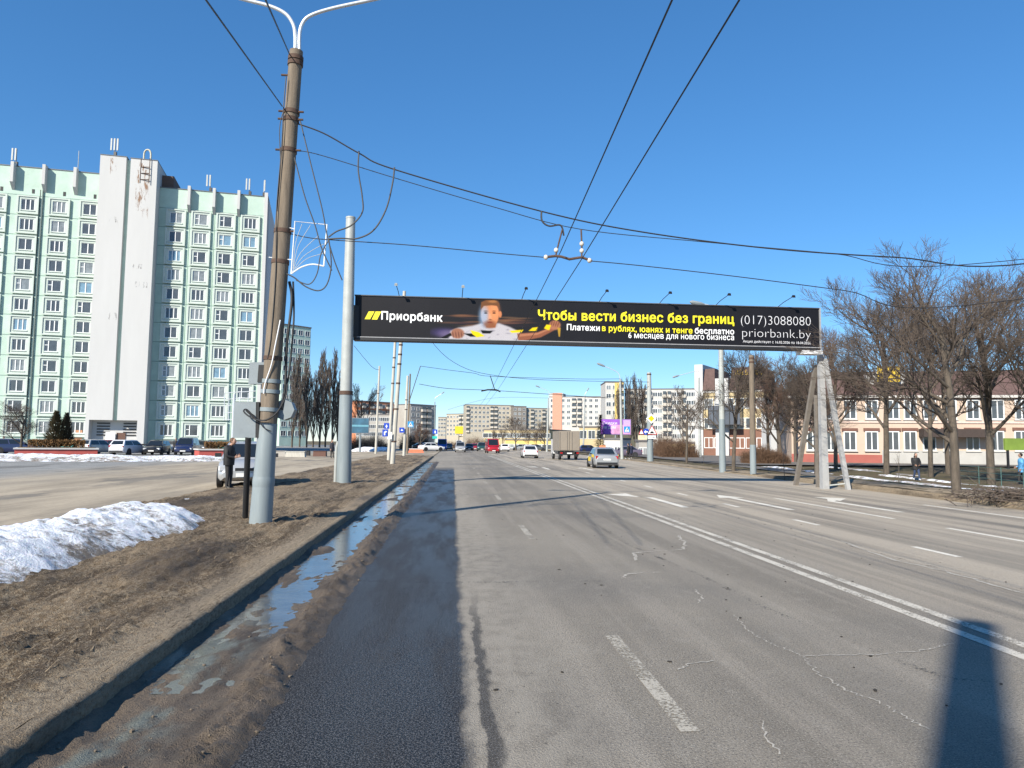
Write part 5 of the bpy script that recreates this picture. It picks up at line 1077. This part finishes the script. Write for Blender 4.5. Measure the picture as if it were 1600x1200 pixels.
for l, px, py, hd, st_, pm_ in (('violet grey car behind the taxi', 976, 714, 2.9, 'sedan', paint('violet_grey', (.1, .08, .12)), ), ('dark blue car left of the spruce', 921, 707, 0, 'hatch', navy), ('dark car under the cream canopy, left one', 1034, 708, .1, 'sedan', dgrey), ('black car under the cream canopy, right one', 1056, 709, .1, 'suv', black), ('dark car before the brown brick base of the cream house', 1108, 711, .05, 'suv', dgrey), ('pale car beside the slim lamp pole', 1085, 711, PI, 'hatch', lgrey), ('grey car below the green shop sign', 1229, 713, PI, 'hatch', dgrey)): car(l, px, py, hd, st_, pm_, GC)
# box truck
p = hit(884, 718); tk_ = thing('box_truck', 'taupe box truck driving away on the right carriageway', 'truck', p, UPY+.02); taupe = mat('truck_box', (.24, .205, .165), .6, .08, 1.5)
MB().bx(-2.2, 2.2, -1.08, 1.08, .95, 3.0).build('cargo_box', taupe, tk_); MB().bx(2.35, 4.0, -.98, .98, .6, 2.15).build('cab', white, tk_); MB().bx(-2.1, 3.9, -.45, .45, .55, .94).build('chassis', trim, tk_)
for s in (-1, 1): MB().bx(-2.26, -2.201, s*.54-.5, s*.54+.5, 1.02, 2.95).build('rear_door', taupe, tk_)
for y in (-1.02, -.25, .25, 1.02): MB().bx(-2.3, -2.261, y-.02, y+.02, 1.05, 2.9).build('lock_rod', mat('rod', (.16, .14, .12), .6), tk_)
MB().bx(-2.22, -2.12, -1.0, 1.0, .5, .62).build('rear_bumper', trim, tk_)
for s in (-1, 1):
    MB().box((-2.24, s*.85, .72), (.05, .25, .14)).build('taillight', lampr, tk_); MB().box((-1.75, s*.82, .6), (.06, .4, .5)).build('mudguard', trim, tk_)
    for x in (-1.2, 3.0): wheel(tk_, x, s*.86, .37, .24)
MB().bx(-2.28, -2.23, -.26, .26, .64, .76).build('number_plate', platem, tk_)

# ================================================================== people
def person(label, px, py, facing, h_, cols, pose, loc=None, bag=False):
    p = loc or hit(px, py); t = thing('person', label, 'person', p, facing); k = h_/1.75
    J = dict(pel=(0, 0, .95), sp=(0, 0, 1.12), ch=(0, 0, 1.33), nk=(0, 0, 1.49), hL=(0, .09, .9), hR=(0, -.09, .9), sL=(0, .18, 1.41), sR=(0, -.18, 1.41), kL=(.03, .1, .5), kR=(.03, -.1, .5), aL=(0, .1, .09), aR=(0, -.1, .09), tL=(.16, .11, .05), tR=(.16, -.11, .05), eL=(-.02, .25, 1.13), eR=(-.02, -.25, 1.13), wL=(.06, .25, .89), wR=(.06, -.25, .89), pL=(.09, .25, .82), pR=(.09, -.25, .82), hd=(.02, 0, 1.62)); J.update(pose)
    RAD = dict(pel=(.155, .12), sp=(.15, .115), ch=(.17, .12), nk=(.06, .06), hL=(.1, .1), hR=(.1, .1), sL=(.075, .075), sR=(.075, .075), kL=(.07, .07), kR=(.07, .07), aL=(.05, .05), aR=(.05, .05), tL=(.045, .04), tR=(.045, .04), eL=(.055, .055), eR=(.055, .055), wL=(.038, .038), wR=(.038, .038), pL=(.04, .03), pR=(.04, .03), hd=(.05, .05))
    names = list(J); E_ = [('pel', 'sp'), ('sp', 'ch'), ('ch', 'nk'), ('nk', 'hd'), ('pel', 'hL'), ('pel', 'hR'), ('ch', 'sL'), ('ch', 'sR'), ('hL', 'kL'), ('hR', 'kR'), ('kL', 'aL'), ('kR', 'aR'), ('aL', 'tL'), ('aR', 'tR'), ('sL', 'eL'), ('sR', 'eR'), ('eL', 'wL'), ('eR', 'wR'), ('wL', 'pL'), ('wR', 'pR')]
    me = bpy.data.meshes.new('skel'); me.from_pydata([tuple(c*k for c in J[n]) for n in names], [(names.index(a), names.index(b)) for a, b in E_], [])
    o = bpy.data.objects.new('skel', me); COL.objects.link(o); md = o.modifiers.new('s', 'SKIN'); o.modifiers.new('d', 'SUBSURF').levels = 1
    bulk = cols.get('bulk', 1)
    for i, n in enumerate(names):
        f = bulk if n in ('ch', 'sp', 'sL', 'sR', 'eL', 'eR', 'pel') else 1
        sv = me.skin_vertices[0].data[i]; sv.radius = (RAD[n][0]*k*f, RAD[n][1]*k*f); sv.use_root = n == 'pel'
    bpy.context.view_layer.update(); bm_ = bpy.data.meshes.new_from_object(o.evaluated_get(bpy.context.evaluated_depsgraph_get())); bpy.data.objects.remove(o)
    b = MB(); b.v = [tuple(v.co) for v in bm_.vertices]; b.f = [tuple(q.vertices) for q in bm_.polygons]; b.mi = []
    K = {n: Vector(J[n])*k for n in names}
    seg = [(a, c, (2 if {a, c} & {'hd'} else 3 if c in ('tL', 'tR') else 2 if c in ('pL', 'pR') else 1 if (a in ('hL', 'hR', 'kL', 'kR') or c in ('hL', 'hR')) else 0)) for a, c in E_]
    for q in bm_.polygons:
        ce = q.center; best = 9; mi = 0
        for a, c, m_ in seg:
            A, B_ = K[a], K[c]; ab = B_-A; tt = max(0, min(1, (ce-A).dot(ab)/ab.length_squared)); dd = (ce-A-ab*tt).length
            if dd < best: best, mi = dd, m_
        b.mi.append(mi)
    b.k = 2; hd = K['hd']; b.ell(hd+Vector((.015, 0, .04))*k, (.095*k, .078*k, .118*k), 12, 8); b.ell(hd+Vector((.112, 0, .03))*k, (.02*k, .014*k, .022*k), 6, 4)
    for s in (-1, 1): b.ell(hd+Vector((.01, s*.08, .035))*k, (.018*k, .012*k, .03*k), 6, 4)
    for sd in 'LR':                                       # five fingers from the palm
        w_, pm2 = K['w'+sd], K['p'+sd]; d1 = (pm2-w_).normalized(); sdv = d1.cross(Vector((0, 1, 0)) if abs(d1.y) < .8 else Vector((0, 0, 1))).normalized(); nrm = d1.cross(sdv)
        for i, ln in enumerate((.07, .08, .075, .06)):
            q = pm2+sdv*(.03-.02*i)*k; b.tube([q, q+d1*ln*.55*k, q+(d1*.95+nrm*.25)*ln*k], [.0095*k, .009*k, .006*k], 5)
        q = w_.lerp(pm2, .4)+sdv*.03*k; b.tube([q, q+(d1*.5+sdv*.6)*.05*k, q+(d1*.9+sdv*.6)*.075*k], [.011*k, .01*k, .007*k], 5)
    b.k = 4
    for s in (-1, 1): b.ell(hd+Vector((.104, s*.032, .05))*k, (.008*k, .012*k, .007*k), 6, 4)
    b.k = 5; b.box(tuple(hd+Vector((.103, 0, -.018))*k), (.012*k, .045*k, .01*k))
    b.build('body', [cols['top'], cols['legs'], cols['skin'], cols['shoes'], trim, mat('lips', (.3, .12, .1), .6)], t, True)
    hr = MB(); hr.ell(hd+Vector((-.018, 0, .068))*k, (.1*k, .09*k, .105*k), 12, 8)
    if cols.get('hood'): hr.ell(hd+Vector((-.06, 0, -.06))*k, (.1*k, .11*k, .09*k), 10, 6)
    hr.build('hair' if not cols.get('cap') else 'cap', cols['hair'], t, True)
    if cols.get('coat'):
        c = MB(); zc = cols['coat']; n = 16; prof = [(zc, .2), (zc+.2, .21), (1.1, .2), (1.3, .22), (1.42, .2), (1.5, .1)]; sp_ = K['sp'].x/k; chx = K['ch'].x/k
        for z, r in prof:
            xo = sp_*min(1, max(0, (z-.9)/.25)) if z < 1.2 else chx
            for i in range(n): a = 2*math.pi*i/n; c.v.append(((xo+r*.78*math.cos(a))*k, r*1.12*math.sin(a)*k, z*k))
        for j in range(len(prof)-1):
            for i in range(n): c.f.append((j*n+i, j*n+(i+1) % n, (j+1)*n+(i+1) % n, (j+1)*n+i)); c.mi.append(0)
        c.build('coat', cols['top'], t, True)
    return t
skin = mat('skin', (.42, .25, .18), .6, .08, 8); hairb = mat('dark_hair', (.02, .014, .01), .7, .2, 20); hairr = mat('brown_hair', (.1, .05, .03), .7, .2, 20)
jblack = mat('black_jacket', (.012, .012, .014), .7, .2, 8, .2, 12); jeans = mat('jeans', (.03, .05, .11), .85, .15, 8); dtr = mat('dark_trousers', (.03, .028, .028), .85, .15, 8); wsh = mat('white_shoes', (.65, .65, .65), .6); bsh = mat('black_shoes', (.015, .014, .013), .6); jblue = mat('blue_jacket', (.1, .33, .62), .7, .1, 8, .2, 12); jred = mat('red_jacket', (.3, .03, .04), .8)
person('man in black jacket with grey sleeve standing by the silver car, head bent down', 356, 765, -.25, 1.62, dict(top=jblack, legs=dtr, skin=skin, shoes=bsh, hair=hairr, coat=.82, bulk=1.05), dict(hd=(.12, 0, 1.58), nk=(.04, 0, 1.48), eL=(.06, .24, 1.12), wL=(.27, .12, 1.1), pL=(.34, .08, 1.13), eR=(.06, -.24, 1.12), wR=(.27, -.1, 1.08), pR=(.34, -.06, 1.11)))
person('pedestrian in black puffer jacket, blue jeans and white shoes on the right path', 1432, 751, -1.7, 1.62, dict(top=jblack, legs=jeans, skin=skin, shoes=wsh, hair=hairb, coat=.72, bulk=1.3, hood=1), dict(kL=(.16, .09, .52), aL=(.2, .09, .1), tL=(.35, .1, .07), kR=(.0, -.09, .5), aR=(-.2, -.09, .13), tR=(-.06, -.1, .06), eL=(.05, .27, 1.13), wL=(.16, .14, 1.0), pL=(.2, .1, .98), eR=(.05, -.27, 1.13), wR=(.16, -.14, 1.0), pR=(.2, -.1, .98)))
person('person in light blue jacket at the right picture edge', 1597, 757, 2.6, 1.72, dict(top=jblue, legs=dtr, skin=skin, shoes=bsh, hair=hairb, coat=.7, bulk=1.15), dict(kL=(.14, .09, .52), aL=(.16, .09, .1), tL=(.31, .1, .07), aR=(-.16, -.09, .12), tR=(-.02, -.1, .06), wR=(.2, -.22, .98), pR=(.26, -.2, .95)))
person('dark clad person left of the lamp pole at the crossing', 982, 718, 2.4, 1.72, dict(top=jblack, legs=dtr, skin=skin, shoes=wsh, hair=hairb, coat=.7, bulk=1.15), dict(kL=(.14, .09, .52), aL=(.2, .09, .1), tL=(.33, .1, .07), aR=(-.12, -.09, .11), tR=(.02, -.1, .06)))
person('dark clad person with bag right of the lamp pole at the crossing', 986.5, 716.5, 2.2, 1.7, dict(top=mat('navy_coat', (.015, .02, .05), .8), legs=dtr, skin=skin, shoes=wsh, hair=hairr, coat=.6, bulk=1.15), dict(kL=(.1, .09, .52), aL=(.14, .09, .1), tL=(.28, .1, .07)))
person('dark clad person walking left of the steel billboard post', 518, 716, -.6, 1.7, dict(top=mat('grey_coat', (.04, .04, .05), .8), legs=dtr, skin=skin, shoes=bsh, hair=hairb, coat=.7), dict(kL=(.1, .09, .52), aL=(.14, .09, .1), tL=(.28, .1, .07)))
person('person in red jacket walking at the far left', 4, 708, .3, 1.7, dict(top=jred, legs=dtr, skin=skin, shoes=bsh, hair=hairb, coat=.78), dict(kL=(.16, .09, .52), aL=(.22, .09, .12), tL=(.36, .1, .08), aR=(-.18, -.09, .13), tR=(-.04, -.1, .07)))
person('dark person standing by the dark blue minivan', 274, 709, -1.5, 1.7, dict(top=jblack, legs=dtr, skin=skin, shoes=bsh, hair=hairb, coat=.78), dict())

# ================================================================== signs and street furniture
blues = mat('sign_blue', (.015, .06, .42), .4, .05, 5); cyan = mat('sign_cyan', (.02, .25, .55), .4, .05, 5); redS = mat('sign_red', (.5, .03, .03), .4); yelS = mat('sign_amber', (.8, .5, .01), .4); blkS = mat('sign_black', (.01, .01, .012), .5)
def sign(label, pts, Y, layers, name='road_sign'):      # layers: (name, polygon in pixels, material); each set a little nearer
    q0 = PY(*pts, Y); t = thing(name, label, 'sign', q0)
    for i, (nm, poly, m) in enumerate(layers):
        P = [PY(x, y, Y) for x, y in poly]; o = Vector((0, -.012*(i+1), 0)); MB().prism([(v.x, v.z) for v in P], lambda u, v, w: (u, w, v), Y-.012*i-.02, Y-.012*i-.02-.011).build(nm, m, t, False, True)
    return t
def circ(x, y, r, n=18): return [(x+r*math.cos(2*PI*k/n), y+r*math.sin(2*PI*k/n)) for k in range(n)]
def rc4(x0, y0, x1, y1): return [(x0, y0), (x1, y0), (x1, y1), (x0, y1)]
def rnd(x, y, r): return [(x-r, y), (x, y-r), (x+r, y), (x, y+r)]
yp = hit(1016, 721).y-.32
sign('yellow and white diamond priority sign on the thick steel pole', (1017, 654), yp, [('plate', rnd(1017.5, 654, 8.2), whitem), ('centre', rnd(1017.5, 654, 5), yelS)])
sign('white triangle warning sign with dark hump symbol below the diamond', (1019, 674), yp, [('plate', [(1010, 679), (1018.5, 664.5), (1027, 679)], redS), ('face', [(1012, 678), (1018.5, 666.5), (1025, 678)], whitem), ('symbol', [(1015, 677), (1017, 674), (1020, 674), (1022, 677)], blkS)])
sign('blue round mandatory arrow sign left of the warning triangle', (1009, 674), yp, [('plate', circ(1009.5, 674.5, 5), blues), ('arrow', [(1006, 675), (1009, 672), (1009, 674), (1012.5, 674), (1012.5, 675.6), (1009, 675.6), (1009, 677.5)], whitem)])
sign('white plate with dark marks under the warning triangle', (1018, 682), yp, [('plate', rc4(1012, 680.5, 1024.5, 685.5), whitem), ('mark', rc4(1019, 682.3, 1023, 683.5), blkS)])
sign('pale yellow direction plates left of the thick steel pole', (1005, 684), yp, [('plate', rc4(997, 680, 1011, 687), mat('pale_yellow', (.65, .58, .4), .5)), ('mark', rc4(1000, 682, 1008, 683), mat('buff', (.5, .4, .25), .6))])
sign('small triangle sign at the left of the blue arrow sign', (1002, 674), yp, [('plate', [(997.5, 678.5), (1002, 670), (1006.5, 678.5)], redS), ('face', [(999, 677.8), (1002, 671.8), (1005, 677.8)], whitem)])
yp = hit(972, 718).y-.25
ped = lambda x, y, s: [('plate', rc4(x-s, y-s, x+s, y+s), cyan), ('triangle', [(x-.75*s, y+.7*s), (x, y-.75*s), (x+.75*s, y+.7*s)], whitem), ('walker', [(x-.25*s, y+.6*s), (x-.05*s, y-.3*s), (x+.15*s, y-.3*s), (x+.3*s, y+.6*s), (x+.05*s, y+.1*s)], blkS)]
sign('light blue pedestrian crossing sign right of the violet hoarding', (979.5, 671), yp, ped(979.5, 671, 4.8))
yp = hit(631, 713).y-.3; sign('light blue pedestrian crossing sign on the left pale pole', (641, 663), yp, ped(641.5, 663, 4.6))
yp = hit(613, 726).y-.3
sign('upper dark blue lane sign left of the leaning white pole', (604, 665), yp, [('plate', rc4(600, 661, 608.5, 670), blues), ('arrow', [(602, 667), (604, 663), (606, 667), (604.6, 666.4), (604.6, 669), (603.4, 669), (603.4, 666.4)], whitem)])
sign('lower blue lane sign left of the leaning white pole', (602, 676), yp, [('plate', rc4(597.5, 671, 606.5, 682), blues), ('bend', [(600, 680), (600, 675), (603, 673), (605, 675), (602, 676), (602, 680)], whitem)])
sign('white plate on the leaning white pole', (608, 680), yp, [('plate', rc4(605.5, 675, 612, 686), whitem), ('mark', rc4(607, 679, 610, 680), greybox)])
sign('dark blue small sign between the pale poles', (628, 672), hit(631, 713).y-.3, [('plate', rc4(624, 668, 632, 676), blues), ('arrow', [(626, 673), (628, 670), (630, 673)], whitem)])
sign('small blue sign on the far left street lamp', (679.5, 675), hit(679, 700).y-.3, [('plate', rc4(676, 671, 683.5, 678), blues), ('mark', rc4(679, 673, 681, 677), whitem)])
sign('turquoise direction panel before the blue van', (679, 684), hit(679, 700).y-.3, [('plate', rc4(675.5, 681.5, 683, 685.5), mat('turquoise', (.02, .45, .4), .5))])
# hoardings
def hoard(label, x0, y0, x1, y1, py, boardm, extra=()):
    p = hit((x0+x1)/2, py); Y = p.y; t = thing('hoarding', label, 'hoarding', p); A = PY(x0, y1, Y); B_ = PY(x1, y0, Y)
    MB().bx(A.x, B_.x, Y, Y+.35, A.z, B_.z).build('board', mat('hoard_frame', (.2, .2, .21), .6), t, False, True)
    MB().bx(A.x+.08, B_.x-.08, Y-.02, Y-.002, A.z+.08, B_.z-.08).build('poster', boardm, t, False, True)
    xm = (A.x+B_.x)/2; MB().tube([(xm, Y+.2, p.z), (xm, Y+.2, A.z)], .16, 10).build('leg', greybox, t, True, True)
    for i, (a, b_, c, d__, m) in enumerate(extra): P, Q = PY(a, d__, Y), PY(c, b_, Y); MB().bx(P.x, Q.x, Y-.03-.004*i, Y-.021-.004*i, P.z, Q.z).build('print', m, t, False, True)
    return t, Y
vio = mat('violet_print', (.3, .1, .5), .5, .3, .5); pnk = mat('pink_print', (.6, .3, .5), .5, .4, .7)
ht, hY = hoard('violet and pink advertising hoarding with white lettering', 938, 655, 986, 679, 708, vio, ((955, 664, 985, 678, pnk), (974, 656.5, 985, 664, mat('lilac', (.5, .35, .65), .5))))
def htxt(body, x0, y0, x1, cap):
    me = glyphs(body, 0, 1); a, c = PY(x0, y0, hY), PY(x1, y0, hY); w = max(v.co.x for v in me.vertices); hh = PY(x0, y0-cap, hY).z-a.z
    for v in me.vertices: v.co = Vector((a.x+(c.x-a.x)*v.co.x/w, hY-.045, a.z+v.co.y/.7*hh))-ht.location
    me.materials.clear(); me.materials.append(wht); link('lettering', me, ht)
htxt('Скидки', 941, 663, 964, 4.5); htxt('на дом', 941, 669.5, 962, 4.5)
hoard('dark teal hoarding seen from behind right of the steel post', 549, 653, 577, 677, 706, mat('teal_back', (.03, .1, .16), .6, .4, .8), ((550, 664, 576, 666.5, mat('teal_pale', (.12, .3, .38), .5)),))
t = thing('banner_stand', 'small yellow board above the far white van', 'board', hit(717, 700.5)+Vector((0, 6, 0))); q = t.location; MB().bx(-1.2, 1.2, 0, .2, 4.2, 6.4).build('board', mat('sign_yellow', 0), t); MB().bx(-.1, .1, .02, .18, 0, 4.2).build('leg', trim, t)
# low concrete blocks, bench and litter bins along the plaza
for i, (px, py, w, m, l) in enumerate(((462, 714, 30, conc_w, 'low pale concrete block on the plaza right of the lamp pole'), (436, 713, 22, greyp, 'low grey block just right of the lamp pole foot'), (500, 713, 20, mat('brown_block', (.12, .06, .045), .8), 'low brown flower trough before the poplars'), (480, 712, 8, blackm, 'small black bin before the poplars'))):
    p = hit(px, py); D = depth(p); wm = w/F*D; t = thing('concrete_block' if i < 2 else ('flower_trough' if i == 2 else 'litter_bin'), l, 'block' if i < 2 else ('trough' if i == 2 else 'bin'), p); MB().box((0, 0, .25), (wm, .8, .5), 0, .94).build('body', m, t); MB().box((0, 0, .53), (wm*1.02, .84, .06)).build('rim', m, t)
bar = hit(650, 708); t = thing('road_barrier', 'low orange barrier on the verge at the far left corner', 'barrier', bar); MB().box((0, 0, .3), (2.2, .4, .5), 0, .8).build('body', mat('barrier_orange', (.6, .16, .08), .7), t); MB().box((0, 0, .58), (2, .25, .06)).build('top', whitem, t)
# plaza lattice stand left of the cabinet
p = hit(362, 722); t = thing('lattice_stand', 'thin white lattice sign stand behind the grey cabinet', 'stand', p); Y = p.y
def lt(a, b_, r, nm='bar'): MB().tube([PY(*a, Y), PY(*b_, Y)], r, 6).build(nm, lampst, t, True, True)
MB().tube([p, PY(366, 616, Y)], .1, 8).build('post', lampst, t, True, True)
for y in (614, 624, 634, 645, 656): lt((351, y), (400, y-3), .03)
for x in (351, 358, 375, 388): lt((x, 614), (x-1, 657), .03)
# guard fence by the path at the right edge
fp_ = [hit(1498, 752), hit(1530, 756), hit(1565, 760), hit(1600, 764), hit(1640, 769)]
t = thing('rail_fence', 'low thin green rail fence at the right edge of the lawn', 'fence', fp_[0])
for p in fp_: MB().tube([p+Vector((0, 0, -.05)), p+Vector((0, 0, 1.0))], .02, 6).build('post', mat('fence_green', (.07, .14, .13), .6), t, True, True)
for z in (.35, .65, .95):
    for a, b_ in zip(fp_, fp_[1:]): MB().tube([a+Vector((0, 0, z)), b_+Vector((0, 0, z))], .012, 5).build('rail', mat('fence_green', 0), t, True, True)
# brush pile at right edge
b = Tubes(); R = random.Random(8); p = hit(1585, 782)
for i in range(420):
    a = Vector((R.gauss(0, .9), R.gauss(0, .5), R.uniform(0, .3))); dd = Vector((R.gauss(0, 1), R.gauss(0, 1), R.gauss(0, .25))).normalized()*R.uniform(.2, .7); b.add([a, a+dd], [.014, .006])
o = struct(link('brush_pile', b.mesh('brush_pile', twig), None, p), 'stuff'); tag(o, 'pile of cut branches by the kerb at the right edge', 'brush pile')
